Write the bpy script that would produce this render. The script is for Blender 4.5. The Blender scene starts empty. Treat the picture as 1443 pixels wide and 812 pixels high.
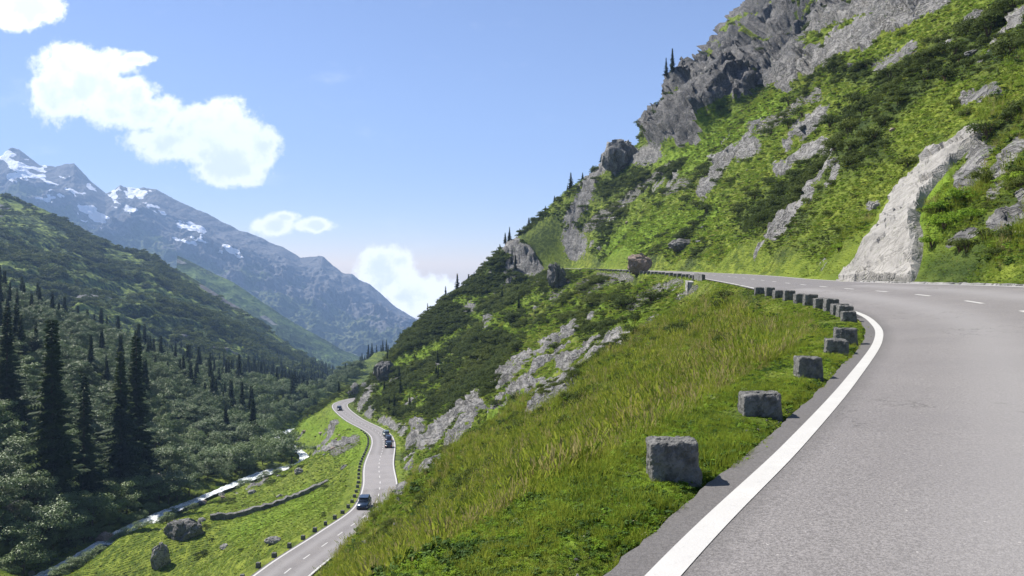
import bpy, math, random
import numpy as np
from mathutils import Vector
random.seed(4); RNG = np.random.default_rng(7)
R = math.radians
SC = bpy.context.scene
COL = SC.collection
F, CX, HY, H = 1110.0, 721.5, 372.0, 1.8      # focal length in photo pixels, principal x, horizon row, eye height

def P(px, py, d):                              # point seen at a photo position, at distance d
    return ((px-CX)/F*d, d, H-(py-HY)/F*d)

# ------------------------------------------------------------------ noise
_perm = np.random.default_rng(3).permutation(256); _perm = np.concatenate([_perm]*3).astype(np.int32)
_g = np.random.default_rng(5).normal(size=(256, 3)); _g = (_g/np.linalg.norm(_g, axis=1)[:, None]).astype(np.float32)
def pn(x, y, z):
    x = np.asarray(x, np.float32); y = np.asarray(y, np.float32); z = np.asarray(z, np.float32)
    xi = np.floor(x); yi = np.floor(y); zi = np.floor(z)
    fx, fy, fz = x-xi, y-yi, z-zi
    xi = xi.astype(np.int32) & 255; yi = yi.astype(np.int32) & 255; zi = zi.astype(np.int32) & 255
    u = fx*fx*fx*(fx*(fx*6-15)+10); v = fy*fy*fy*(fy*(fy*6-15)+10); w = fz*fz*fz*(fz*(fz*6-15)+10)
    out = 0
    for a in (0, 1):
        pa = _perm[xi+a]; wa = u if a else 1-u
        for b in (0, 1):
            pb = _perm[pa+yi+b]; wb = v if b else 1-v
            for c in (0, 1):
                g = _g[_perm[pb+zi+c]]; wc = w if c else 1-w
                out = out + wa*wb*wc*(g[..., 0]*(fx-a)+g[..., 1]*(fy-b)+g[..., 2]*(fz-c))
    return out*1.5
def fbm(x, y, z, s, o=4, gain=.5):             # s = size of the largest feature
    t = 0; a = 1; n = 0
    for i in range(o):
        k = 2.03**i/s
        t = t + a*pn(x*k+17.3*i, y*k+5.1*i, z*k+9.7*i); n += a; a *= gain
    return t/n
def ridged(x, y, z, s, o=4, gain=.5):
    t = 0; a = 1; n = 0
    for i in range(o):
        k = 2.1**i/s
        t = t + a*(1-2*np.abs(pn(x*k+31.3*i, y*k+8.1*i, z*k+3.7*i))); n += a; a *= gain
    return t/n
_r3 = np.random.default_rng(9).random((256, 3)).astype(np.float32)
def facet(x, y, z, s):
    """broken rock: every cell of a 3-D Voronoi is a flat face of its own tilt and height"""
    p = np.stack([x, y, z], -1).astype(np.float32)/s; c = np.floor(p).astype(np.int32); bd = np.full(len(p), 9., np.float32); val = np.zeros(len(p), np.float32)
    for i in (-1, 0, 1):
        for j in (-1, 0, 1):
            for k in (-1, 0, 1):
                q = c+np.array([i, j, k], np.int32); h = _perm[_perm[_perm[q[:, 0] & 255]+(q[:, 1] & 255)]+(q[:, 2] & 255)]
                o = p-(q+_r3[h]); d = (o*o).sum(1); m = d < bd; bd[m] = d[m]; val[m] = (o[m]*_g[h[m]]).sum(1)+_r3[h[m], 0]*.6-.3
    return val
def sm(a, b, x):
    t = np.clip((x-a)/(b-a), 0, 1); return t*t*(3-2*t)

# ------------------------------------------------------------------ object helpers
def tag(o, label=None, cat=None, group=None, kind=None):
    if label: o['label'] = label
    if cat: o['category'] = cat
    if group: o['group'] = group
    if kind: o['kind'] = kind
    return o
def link(o, parent=None):
    COL.objects.link(o)
    if parent: o.parent = parent
    return o
def obj(name, me, parent=None, mat=None):
    if mat is not None and not me.materials: me.materials.append(mat)
    return link(bpy.data.objects.new(name, me), parent)
def empty(name, loc=(0, 0, 0), rz=0, s=1):
    o = bpy.data.objects.new(name, None); o.empty_display_size = .2
    o.location = loc; o.rotation_euler = (0, 0, rz); o.scale = (s, s, s)
    return link(o)
def mesh(name, v, f, mat=None, smooth=False):
    v = np.asarray(v, np.float32); me = bpy.data.meshes.new(name)
    if isinstance(f, np.ndarray):
        n, k = f.shape
        me.vertices.add(len(v)); me.vertices.foreach_set('co', v.ravel())
        me.loops.add(n*k); me.loops.foreach_set('vertex_index', f.astype(np.int32).ravel())
        me.polygons.add(n); me.polygons.foreach_set('loop_start', (np.arange(n)*k).astype(np.int32))
        me.update(calc_edges=True)
    else:
        me.from_pydata([tuple(map(float, p)) for p in v], [], f); me.update()
    me.polygons.foreach_set('use_smooth', [smooth]*len(me.polygons))
    if mat is not None: me.materials.append(mat)
    return me
def attr(me, name, arr):
    a = me.attributes.new(name, 'FLOAT', 'POINT'); a.data.foreach_set('value', np.asarray(arr, np.float32))
class MB:
    def __init__(s): s.v = []; s.f = []
    def add(s, v, f):
        n = len(s.v); s.v += [tuple(p) for p in v]; s.f += [tuple(i+n for i in q) for q in f]
    def box(s, c, d, tx=1, ty=1):
        x, y, z = c; a, b, h = d[0]/2, d[1]/2, d[2]/2
        v = [(x+i*a*(tx if k > 0 else 1), y+j*b*(ty if k > 0 else 1), z+k*h) for k in (-1, 1) for j in (-1, 1) for i in (-1, 1)]
        s.add(v, [(0, 2, 3, 1), (4, 5, 7, 6), (0, 1, 5, 4), (2, 6, 7, 3), (0, 4, 6, 2), (1, 3, 7, 5)])
    def tube(s, pts, rad, n=7):
        pts = [Vector(p) for p in pts]; base = len(s.v)
        for i, p in enumerate(pts):
            d = (pts[min(i+1, len(pts)-1)]-pts[max(i-1, 0)]).normalized()
            a = d.orthogonal().normalized(); b = d.cross(a)
            if i:   # keep the frame steady
                a = (pa-d*pa.dot(d)).normalized(); b = d.cross(a)
            pa = a
            for k in range(n):
                t = 2*math.pi*k/n; s.v.append(tuple(p+(a*math.cos(t)+b*math.sin(t))*rad[i]))
        for i in range(len(pts)-1):
            for k in range(n):
                s.f.append((base+i*n+k, base+i*n+(k+1) % n, base+(i+1)*n+(k+1) % n, base+(i+1)*n+k))
        s.f.append(tuple(base+k for k in range(n))[::-1]); s.f.append(tuple(base+(len(pts)-1)*n+k for k in range(n)))
    def mesh(s, name, mat, smooth=False): return mesh(name, s.v, s.f, mat, smooth)

# ------------------------------------------------------------------ materials
def newmat(name):
    m = bpy.data.materials.new(name); m.use_nodes = True; nt = m.node_tree; nt.nodes.clear(); return m, nt
class N:
    def __init__(s, nt): s.nt = nt
    def n(s, t, **k):
        o = s.nt.nodes.new(t)
        for a, b in k.items(): setattr(o, a, b)
        return o
    def put(s, sock, v):
        if hasattr(v, 'node') or isinstance(v, bpy.types.NodeSocket): s.nt.links.new(v, sock)
        elif isinstance(v, (tuple, list)) and len(v) == 3 and sock.type == 'RGBA': sock.default_value = (*v, 1)
        else: sock.default_value = v
    def m(s, op, a, b=0., c=None, clamp=False):
        o = s.n('ShaderNodeMath', operation=op, use_clamp=clamp); s.put(o.inputs[0], a); s.put(o.inputs[1], b)
        if c is not None: s.put(o.inputs[2], c)
        return o.outputs[0]
    def mix(s, f, a, b, blend='MIX'):
        o = s.n('ShaderNodeMix', data_type='RGBA', blend_type=blend); s.put(o.inputs[0], f); s.put(o.inputs[6], a); s.put(o.inputs[7], b); return o.outputs[2]
    def step(s, x, a, b, lo=0., hi=1.):
        o = s.n('ShaderNodeMapRange', interpolation_type='SMOOTHSTEP'); s.put(o.inputs[0], x)
        for i, v in ((1, a), (2, b), (3, lo), (4, hi)): s.put(o.inputs[i], v)
        return o.outputs[0]
    def pos(s): return s.n('ShaderNodeNewGeometry').outputs['Position']
    def at(s, name): o = s.n('ShaderNodeAttribute'); o.attribute_name = name; return o.outputs['Fac']
    def scale(s, v, xyz, rot=(0, 0, 0)):
        o = s.n('ShaderNodeMapping'); s.put(o.inputs[0], v); o.inputs['Scale'].default_value = xyz; o.inputs['Rotation'].default_value = rot; return o.outputs[0]
    def noise(s, v, scale, det=4, rough=.55, dist=0.):
        o = s.n('ShaderNodeTexNoise'); s.put(o.inputs['Vector'], v)
        for k, x in (('Scale', scale), ('Detail', det), ('Roughness', rough), ('Distortion', dist)): o.inputs[k].default_value = x
        return o.outputs['Fac']
    def vor(s, v, scale, feat='F1'):
        o = s.n('ShaderNodeTexVoronoi', feature=feat); s.put(o.inputs['Vector'], v); o.inputs['Scale'].default_value = scale; return o.outputs
    def bump(s, h, dist, strength=1.):
        o = s.n('ShaderNodeBump'); s.put(o.inputs['Height'], h); o.inputs['Distance'].default_value = dist; o.inputs['Strength'].default_value = strength; return o.outputs[0]
    def out(s, col, rough=.9, normal=None, spec=.2, metal=0., **kw):
        b = s.n('ShaderNodeBsdfPrincipled'); s.put(b.inputs['Base Color'], col); s.put(b.inputs['Roughness'], rough)
        s.put(b.inputs['Specular IOR Level'], spec); s.put(b.inputs['Metallic'], metal)
        if normal is not None: s.put(b.inputs['Normal'], normal)
        for k, v in kw.items(): s.put(b.inputs[k], v)
        o = s.n('ShaderNodeOutputMaterial'); s.nt.links.new(b.outputs[0], o.inputs[0]); return b

def plain(name, col, rough=.6, metal=0., spec=.4):
    m, nt = newmat(name); k = N(nt); t = k.n('ShaderNodeTexCoord').outputs['Object']
    f = k.noise(t, 6, 3); k.out(k.mix(f, tuple(c*.85 for c in col), tuple(min(1, c*1.12) for c in col)), rough, None, spec, metal); return m

def leafmat(name, dark, light, yel, trans=.35, big=.12, spec=.12, rough=.65):
    m, nt = newmat(name); k = N(nt); p = k.pos()
    a = k.noise(p, big, 3); b = k.noise(p, 2.3, 2)
    rnd = k.n('ShaderNodeObjectInfo').outputs['Random']
    c = k.mix(k.step(b, .3, .7), dark, light)
    c = k.mix(k.m('MULTIPLY', k.step(a, .45, .7), .7), c, yel)
    c = k.mix(k.m('MULTIPLY', rnd, .35), c, tuple(x*.55 for x in light))
    d = k.n('ShaderNodeBsdfPrincipled'); k.put(d.inputs['Base Color'], c); d.inputs['Roughness'].default_value = rough; d.inputs['Specular IOR Level'].default_value = spec
    t = k.n('ShaderNodeBsdfTranslucent'); k.put(t.inputs[0], k.mix(.5, c, yel))
    mx = k.n('ShaderNodeMixShader'); mx.inputs[0].default_value = trans
    nt.links.new(d.outputs[0], mx.inputs[1]); nt.links.new(t.outputs[0], mx.inputs[2])
    o = k.n('ShaderNodeOutputMaterial'); nt.links.new(mx.outputs[0], o.inputs[0]); return m

def rockcolor(k, p, warm=.0, tone=1.):
    q = k.scale(p, (1, 1, 1), (.5, .35, .2))
    st = k.scale(q, (.9, .22, .9))
    a = k.noise(p, .09, 5, .6); b = k.noise(st, 1.1, 6, .65, .6); c = k.noise(p, 5, 4, .7)
    col = k.mix(k.step(a, .3, .7), (.13*tone, .13*tone, .13*tone), (.25*tone, .242*tone, .232*tone))
    col = k.mix(k.m('MULTIPLY', k.step(b, .38, .62), .55), col, (.32*tone, .31*tone, .295*tone))
    col = k.mix(k.m('MULTIPLY', k.step(c, .5, .75), .5), col, (.055*tone, .058*tone, .058*tone))
    cr = k.m('ABSOLUTE', k.m('SUBTRACT', k.noise(st, .8, 4, .6, 1.2), .5))
    col = k.mix(k.step(cr, 0, .035, .75, 0), col, (.045, .045, .042))
    sv = k.noise(k.scale(p, (.5, .5, .09), (.25, .1, 0)), .55, 5, .65, .4); col = k.mix(k.step(sv, .5, .66, 0, .6*(1 if tone < 1.2 else .35)), col, (.055, .055, .058))
    ms = k.noise(p, 1.7, 5, .7); col = k.mix(k.step(ms, .56, .66, 0, .75), col, (.05, .075, .02))
    h = k.m('ADD', k.m('MULTIPLY', b, 1.), k.m('ADD', k.m('MULTIPLY', c, .25), k.m('MULTIPLY', k.step(cr, 0, .07), .4)))
    return col, h

def terrain_mat():
    m, nt = newmat('alpine_ground'); k = N(nt); p = k.pos()
    rock, scree, dry, lush, shrub = [k.at(n) for n in ('rock', 'scree', 'dry', 'lush', 'shrub')]
    st = k.scale(p, (1, .35, 1), (0, 0, .5))
    n1 = k.noise(p, .05, 4); n2 = k.noise(st, .9, 5, .65); n3 = k.noise(p, 7, 4, .7)
    g = k.mix(k.step(n2, .35, .68), (.052, .082, .010), (.19, .23, .03))
    g = k.mix(k.m('MULTIPLY', k.step(n1, .42, .62), .6), g, (.12, .165, .02))
    g = k.mix(k.m('MULTIPLY', dry, .75), g, k.mix(n2, (.11, .12, .025), (.20, .19, .05)))
    g = k.mix(k.m('MULTIPLY', lush, .7), g, k.mix(n2, (.09, .17, .012), (.17, .26, .02)))
    g = k.mix(k.m('MULTIPLY', shrub, .85), g, k.mix(k.step(n2, .4, .65), (.018, .032, .010), (.06, .085, .02)))
    g = k.mix(k.step(n3, .52, .75, 0, .55), g, (.03, .045, .012))
    rc, rh = rockcolor(k, p, tone=1.0)
    vo = k.vor(p, 1.6); vf = k.vor(p, 4.5)
    sc = k.mix(k.step(vo['Distance'], .1, .5), k.mix(vo['Color'], (.20, .19, .18), (.42, .40, .38)), (.07, .07, .06))
    sc = k.mix(k.m('MULTIPLY', k.step(vf['Distance'], .2, .6), .5), sc, (.12, .12, .1))
    e = k.m('ADD', rock, k.m('MULTIPLY', k.m('SUBTRACT', k.noise(k.scale(p, (1, .5, 1), (.3, .5, .4)), .55, 6, .7), .5), 2.2)); e = k.step(e, .47, .53)
    s2 = k.m('ADD', scree, k.m('MULTIPLY', k.m('SUBTRACT', k.noise(p, 1.2, 5, .7), .5), 1.3)); s2 = k.step(s2, .45, .55)
    rc = k.mix(k.m('MULTIPLY', k.at('cliff'), .8), rc, k.mix(1., rc, (.58, .58, .60), 'MULTIPLY')); col = k.mix(s2, g, sc); col = k.mix(e, col, rc)
    hg = k.m('ADD', k.m('MULTIPLY', n2, .9), k.m('MULTIPLY', n3, .25))
    hs = k.m('MULTIPLY', vo['Distance'], -.7)
    hh = k.n('ShaderNodeMix', data_type='FLOAT'); k.put(hh.inputs[0], s2); k.put(hh.inputs[2], hg); k.put(hh.inputs[3], hs)
    h2 = k.n('ShaderNodeMix', data_type='FLOAT'); k.put(h2.inputs[0], e); k.put(h2.inputs[2], hh.outputs[0]); k.put(h2.inputs[3], rh)
    k.out(col, .92, k.bump(h2.outputs[0], .7, .8), .12); return m

def rock_mat(name='weathered_rock', tone=1., tint=None):
    m, nt = newmat(name); k = N(nt); p = k.pos(); c, h = rockcolor(k, p, tone=tone)
    if tint: c = k.mix(.5, c, k.mix(k.noise(p, .5, 3), tint, tuple(x*.6 for x in tint)))
    k.out(c, .9, k.bump(h, .25, .55), .15); return m

def asphalt_mat():
    m, nt = newmat('asphalt'); k = N(nt); p = k.pos()
    a = k.noise(p, 42, 4, .85); b = k.noise(p, .35, 4, .6); v = k.vor(p, 75)
    c = k.mix(k.step(a, .35, .65), (.105, .098, .096), (.245, .229, .222))
    c = k.mix(k.step(v['Distance'], 0, .28, .45, 0), c, (.40, .38, .38))
    c = k.mix(k.step(b, .35, .7, 0, .3), c, (.11, .102, .105))
    tr = k.at('lane'); c = k.mix(k.m('MULTIPLY', tr, .55), c, (.245, .235, .232))
    l = k.m('ABSOLUTE', k.m('SUBTRACT', k.noise(p, .42, 5, .6, .8), .5)); c = k.mix(k.m('MULTIPLY', k.step(l, 0, .007, .7, 0), k.step(k.noise(p, .12, 2), .5, .6)), c, (.06, .057, .055))
    c = k.mix(k.step(k.noise(p, 1.6, 5, .75), .6, .75, 0, .35), c, (.10, .095, .092)); c = k.mix(k.step(k.noise(p, 22, 2, .5), .72, .78, 0, .8), c, (.42, .40, .38))
    c = k.mix(k.m('MULTIPLY', k.at('edge'), .6), c, (.072, .068, .066))
    k.out(c, .82, k.bump(k.m('ADD', a, k.m('MULTIPLY', v['Distance'], -.5)), .008, .6), .3); return m
def paint_mat():
    m, nt = newmat('road_paint'); k = N(nt); p = k.pos()
    a = k.noise(p, 30, 4, .7); b = k.noise(p, 3, 3)
    c = k.mix(k.step(a, .64, .74, 0, .5), (.43, .42, .40), (.20, .19, .185)); c = k.mix(k.step(k.noise(p, 9, 5, .75), .55, .72, 0, .55), c, (.33, .32, .31)); c = k.mix(k.step(b, .4, .8, 0, .3), c, (.55, .54, .51))
    k.out(c, .6, k.bump(a, .003), .3); return m
def stone_mat():
    m, nt = newmat('hewn_granite'); k = N(nt); t = k.n('ShaderNodeTexCoord').outputs['Object']
    a = k.noise(t, 9, 5, .7); b = k.noise(t, 45, 3, .7); v = k.noise(t, 3, 3)
    c = k.mix(k.step(a, .35, .65), (.078, .078, .074), (.18, .175, .165)); c = k.mix(k.step(b, .5, .7, 0, .6), c, (.04, .045, .048))
    c = k.mix(k.step(v, .55, .75, 0, .35), c, (.17, .18, .14))
    k.out(c, .85, k.bump(k.m('ADD', a, k.m('MULTIPLY', b, .5)), .03, .9), .25); return m
def river_mat():
    m, nt = newmat('glacial_water'); k = N(nt); p = k.pos()
    st = k.scale(p, (1, .3, 1), (0, 0, -.3)); a = k.noise(st, .9, 5, .7, .5); b = k.noise(p, 2.5, 4, .7)
    foam = k.step(k.m('ADD', a, k.m('MULTIPLY', b, .5)), .62, .86)
    c = k.mix(foam, (.42, .48, .48), (.88, .90, .90))
    k.out(c, k.mix(foam, (.15,)*3, (.6,)*3), k.bump(k.m('ADD', a, b), .5, .8), .5); return m
def mountain_mat(name, g1, g2, dark, rockc, snow=False, sc=1.):
    m, nt = newmat(name); k = N(nt); p = k.pos()
    rock = k.at('rock'); n1 = k.noise(p, .004*sc, 5, .6); n2 = k.noise(p, .018*sc, 6, .65); n3 = k.noise(p, .08*sc, 4, .65)
    c = k.mix(k.step(n2, .38, .62), g1, g2)
    c = k.mix(k.step(k.m('ADD', k.m('MULTIPLY', n1, .5), k.m('MULTIPLY', n3, .5)), .46, .54, 0, .9), c, dark)
    e = k.step(k.m('ADD', rock, k.m('MULTIPLY', k.m('SUBTRACT', n2, .5), 1.2)), .42, .6)
    rr = k.mix(k.step(n3, .35, .65), tuple(x*.6 for x in rockc), rockc)
    c = k.mix(e, c, rr)
    if snow:
        s = k.step(k.m('ADD', k.at('snow'), k.m('MULTIPLY', k.m('SUBTRACT', k.noise(p, .012, 5, .65), .5), .9)), .47, .53)
        c = k.mix(s, c, (.86, .88, .92))
    k.out(c, .95, k.bump(k.m('ADD', n2, k.m('MULTIPLY', n3, .4)), 14/sc, .9), .05); return m

M = dict(
    ground=terrain_mat(), rock=rock_mat(), pale=rock_mat('pale_slab_rock', 1.0, (.42, .40, .36)), dark=rock_mat('dark_rock', .7), brown=rock_mat('rusty_rock', 1.1, (.38, .25, .17)),
    asphalt=asphalt_mat(), paint=paint_mat(), stone=stone_mat(), river=river_mat(),
    bark=plain('bark', (.09, .065, .045), .9, 0, .1), mason=rock_mat('masonry', 1.4),
    needle=leafmat('spruce_needles', (.016, .03, .011), (.05, .08, .026), (.08, .11, .03), .15, .05),
    alder=leafmat('alder_leaves', (.05, .085, .032), (.17, .23, .085), (.16, .23, .05), .1, .03, .3, .5),
    dwarf=leafmat('dwarf_pine_leaves', (.026, .045, .008), (.075, .11, .020), (.14, .17, .03), .28, .06),
    grass=leafmat('grass_blades', (.072, .15, .010), (.22, .31, .03), (.37, .37, .06), .47, .35),
    drygrass=leafmat('dry_grass', (.28, .24, .09), (.42, .37, .17), (.38, .32, .12), .45, .5),
    darkherb=leafmat('dark_herb_leaves', (.03, .07, .012), (.07, .13, .02), (.12, .17, .03), .25, .4),
    flower=leafmat('pale_flower_heads', (.45, .42, .25), (.65, .62, .45), (.55, .45, .15), .3, .5),
    herb=leafmat('broad_herb_leaves', (.06, .13, .012), (.22, .36, .03), (.32, .42, .045), .42, .4),
)

# ------------------------------------------------------------------ roads and river, as functions of the distance ahead
def curve(pts, n=500):                        # Catmull-Rom through points, dense samples
    p = np.array(pts, float); p = np.vstack([2*p[0]-p[1], p, 2*p[-1]-p[-2]]); out = []
    m = len(p)-3
    for i in range(m):
        t = np.linspace(0, 1, n//m+2)[:-1][:, None]; a, b, c, d = p[i:i+4]
        out.append(.5*((2*b)+(-a+c)*t+(2*a-5*b+4*c-d)*t*t+(-a+3*b-3*c+d)*t**3))
    out.append(p[-2][None]); return np.vstack(out)
# upper road: left paint line and matching right paint line (x, y, z)
UL = curve([(-9.5, -15, -.15), (-4.6, -5.6, -.05), (-1.55, 0, 0), (.87, 4.54, 0), (2.84, 7.9, 0), (5.28, 12.25, 0), (8.5, 18.3, 0), (10.7, 23.2, 0), (12.75, 29.2, 0), (14.6, 37.7, 0), (16.4, 48.7, 0), (17.8, 57.5, 0), (20.4, 74, 0), (22.8, 91, 0), (25.3, 111, 0), (27.2, 148, 0), (26.8, 190, 0), (25.6, 235, 0), (21, 290, -.1), (14, 330, -.2), (4, 352, -.4)])
UR = curve([(-3.3, -18.5, .2), (1.6, -8.9, .25), (4.7, -3.4, .3), (7.2, 1.2, .35), (9.3, 4.5, .4), (12., 8.5, .45), (15.5, 13.9, .52), (18.3, 18.9, .6), (20.8, 25.5, .7), (22.6, 34.7, .78), (24.2, 47, .6), (25.3, 56.5, .48), (27.6, 73, .38), (29.9, 90, .4), (32.3, 110.5, .35), (34.2, 148, .27), (33.8, 190.5, .2), (32.6, 236, .1), (28, 292, 0), (20.5, 334, -.1), (10, 358, -.3)])
LC = curve([(-28, -30, -20), (-25.5, 0, -22.5), (-24, 40, -26.5), (-24.2, 72, -29.7), (-23.8, 85, -31.), (-21.9, 101, -32.7), (-20.9, 118, -34.8), (-22.8, 136, -36.6), (-27, 160, -38.9), (-33.5, 205, -44.6), (-40, 232, -47.5), (-54, 268, -51.), (-66.5, 305, -53.8), (-69.5, 326, -55.4), (-66, 348, -57.5), (-52, 375, -61)])
RV = curve([(-104, 60, -53), (-98, 110, -56), (-91, 150, -58.2), (-88, 185, -59.7), (-82, 215, -60.9), (-75, 240, -61.8), (-67.8, 252, -62.4), (-71, 268, -63.2), (-79.5, 283, -63.9), (-89, 302, -66), (-100, 340, -72), (-112, 400, -82)])
def at_y(c, y): return np.interp(y, c[:, 1], c[:, 0]), np.interp(y, c[:, 1], c[:, 2]), np.interp(y, c[:, 1], 1/np.hypot(np.gradient(c[:, 0])/np.gradient(c[:, 1]), 1))

# ------------------------------------------------------------------ main terrain: thin plate through surveyed points
CP = [P(*a) for a in [
    # slope between the roads
    (900,520,50),(850,600,28),(750,600,50),(700,700,25),(800,700,14),(700,812,8.6),(600,830,13),(560,772,50),(490,812,45),(560,700,60),
    (830,500,110),(760,560,100),(700,620,85),(650,640,95),(870,440,160),(780,440,190),(830,410,220),(760,400,290),(720,400,320),(640,600,140),(600,660,130),
    (700,450,250),(700,520,190),(640,500,270),(560,500,310),(520,560,300),(560,560,265),(575,610,200),(600,450,340),(950,450,90),(1000,430,80),
    (500,540,350),(715,348,345),(660,405,345),
    # slope above the upper road
    (1443,0,103),(1443,200,60),(1443,300,45),(1300,300,56),(1300,150,90),(1200,330,68),(1200,200,100),(1200,100,145),(1200,0,190),(1000,330,168),(1000,230,220),(1000,130,290),
    (1110,0,390),(1160,50,290),(1036,80,370),(1170,0,340),(945,180,355),(950,250,262),(880,340,262),(850,300,320),(850,237,350),(800,277,350),(760,325,347),(1100,300,115),(1100,200,165),
    (1443,-200,200),(1200,-200,300),(1150,-150,430),
    # meadow and bank left of the lower road
    (400,730,150),(350,745,153),(460,688,175),(300,735,165),(200,780,152),(250,740,170),(480,620,235),(440,640,240),(450,610,262),(300,800,125),(420,700,170),
    # forested far bank
    (0,812,140),(0,740,158),(0,620,190),(0,520,230),(100,690,192),(100,520,268),(200,620,250),(200,545,308),(300,650,262),(300,580,335),(400,615,325),(400,585,420),(460,590,375),(470,580,480),
    (-250,620,170),(-250,450,260),(-250,812,110)]]
CP += [(-45,20,-36),(-60,60,-50),(-80,100,-55),(-45,60,-44),(-44,88,-47),(-60,112,-54),(-38,100,-43),(-70,130,-56.5),(-58,88,-53),(-37,74,-40),(-130,60,-30),(-190,120,10),(-230,250,10),(-210,330,-25),(-190,450,-60),(-170,600,-110),(-120,700,-140),(-300,400,0),(-50,420,-110),(0,440,-60),(40,450,-15),(80,470,10),(130,520,50),(-38,410,-80),(0,600,-140),(100,700,-60),(200,600,80),
       (25,0,10),(60,0,42),(110,0,90),(60,60,42),(150,80,120),(200,200,170),(200,400,220),(160,320,180),(-45,0,-36),(-50,-60,-34),(30,-60,20),(100,-60,90)]
for c, s in ((UL, 0), (UR, 0)):
    for y in (-12, 0, 6, 12, 20, 30, 45, 60, 80, 105, 140, 180, 225, 280, 325): x, z, _ = at_y(c, y); CP.append((float(x), y, float(z)))
for y in (-20, 20, 60, 85, 101, 118, 140, 170, 205, 240, 270, 305, 330):
    x, z, _ = at_y(LC, y); CP += [(float(x)-3.5, y, float(z)), (float(x)+3.5, y, float(z)+.3)]
for y in (70, 110, 150, 185, 215, 250, 280, 310, 360): x, z, _ = at_y(RV, y); CP.append((float(x), y, float(z)+.5))
CP = np.array(CP)
def tps_fit(c, lam):
    S = 100.; q = c[:, :2]/S; d2 = ((q[:, None]-q[None])**2).sum(-1); K = .5*d2*np.log(d2+1e-12); K[np.diag_indices(len(q))] = lam
    A = np.hstack([np.ones((len(q), 1)), q]); Mx = np.block([[K, A], [A.T, np.zeros((3, 3))]])
    return np.linalg.solve(Mx, np.concatenate([c[:, 2], [0, 0, 0]])), q, S
TW, TQ, TS = tps_fit(CP, 1e-4)
def tps(x, y):
    x = np.ravel(x)/TS; y = np.ravel(y)/TS; out = TW[-3]+TW[-2]*x+TW[-1]*y
    for w, q in zip(TW[:-3], TQ):
        d2 = (x-q[0])**2+(y-q[1])**2; out += w*.5*d2*np.log(d2+1e-12)
    return out
def base(x, y):
    """ground height before relief, plus how far (m) the point is from any road or water edge"""
    z = tps(x, y)
    def carve(z, t, zt, w): k = sm(0, w, t); return zt*(1-k)+z*k
    # river
    xr, zr, c = at_y(RV, y); hw = 1.4+.6*np.sin(y*.11); t = np.abs(x-xr)*c-hw
    z = np.where(t < 14, carve(np.maximum(z, zr+.2), t, zr-.8, 9.), z); free = np.clip(t, 0, 99)
    # lower road
    xc, zc, c = at_y(LC, y); t = np.abs(x-xc)*c-3.7
    z = np.where(y < 372, z+(carve(z, t, zc-.16, 5.)-z)*(1-sm(350, 370, y)), z); free = np.minimum(free, np.where(y < 372, np.clip(t, 0, 99), 99))
    # upper road
    xl, zl, cl = at_y(UL, y); xr, zr, cr = at_y(UR, y)
    tl = (xl-.34-x)*cl; tr = (x-xr-.5)*cr; u = np.clip((x-xl)/(xr-xl), 0, 1); zroad = zl*(1-u)+zr*u
    t = np.maximum(tl, tr); m = (y < 352)
    zz = carve(z, t-.45*(tl > 0), zroad-.10+.08*sm(0, .3, t), 2.6)
    z = np.where(m, z+(zz-z)*(1-sm(318, 350, y)), z); free = np.minimum(free, np.where(m, np.clip(t, 0, 99), 99))
    return z, free

def seg(px, py, caps, soft=10, warp=0):
    """1 inside a set of strokes (x1,y1,x2,y2,r), 0 outside, soft edge"""
    m = np.zeros_like(px)
    for x1, y1, x2, y2, r in caps:
        dx, dy = x2-x1, y2-y1; L = dx*dx+dy*dy+1e-6
        t = np.clip(((px-x1)*dx+(py-y1)*dy)/L, 0, 1); d = np.hypot(px-x1-t*dx, py-y1-t*dy)
        m = np.maximum(m, np.clip(.5+(r-d+warp)/(2*soft), 0, 1))
    return m
def inpoly(px, py, poly):
    c = np.zeros(px.shape, bool); n = len(poly)
    for i in range(n):
        x1, y1 = poly[i]; x2, y2 = poly[(i+1) % n]
        if y1 == y2: continue
        k = ((y1 > py) != (y2 > py)) & (px < (x2-x1)*(py-y1)/(y2-y1)+x1); c ^= k
    return c

CLIFF = [(700,-60),(700,0),(800,120),(850,190),(912,200),(935,205),(978,200),(1010,172),(1062,135),(1100,120),(1135,112),(1190,78),(1240,62),(1330,12),(1400,-60)]
ROCKS = [(1013,228,1062,206,12),(990,270,1015,232,9),(1126,182,1160,152,8),(1099,235,1160,212,9),(1240,98,1285,66,9),(1325,82,1345,66,7),(1359,143,1404,124,5),
         (1362,262,1388,216,15),(1396,270,1440,205,14),(1405,318,1443,296,17),(1340,345,1375,330,10),(1157,386,1166,372,10),(1222,290,1234,286,6),(1360,345,1390,330,6),
         (893,226,926,214,10),(806,306,833,252,11),(750,365,806,345,22),(724,372,734,352,8),(718,350,728,318,10),(850,236,880,222,10),
         (709,535,746,505,7),(769,492,812,472,8),(799,512,879,482,15),(756,578,809,532,14),(722,560,760,540,10),(680,592,713,563,8),(600,625,674,578,13),(560,690,590,600,10),
         (504,592,523,550,9),(523,590,568,610,10),(600,665,646,615,8),(486,580,500,548,6),(680,470,690,450,5),(650,440,665,432,4),(700,418,715,412,4),(830,452,848,446,5),
         (930,575,945,560,3)]
SCREE = [(1062,182,1150,134,9),(826,323,890,276,8),(890,276,946,230,6),(940,272,966,258,8),(820,405,850,392,10),(850,392,885,390,8),(893,433,930,408,9),(930,408,955,398,7),(955,420,980,405,5),
         (779,418,800,393,6),(868,598,911,556,5),(911,556,950,515,6),(894,620,952,572,6),(905,640,915,630,4),(1020,150,1040,140,5),(900,470,925,445,3),(470,640,500,620,7)]
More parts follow.
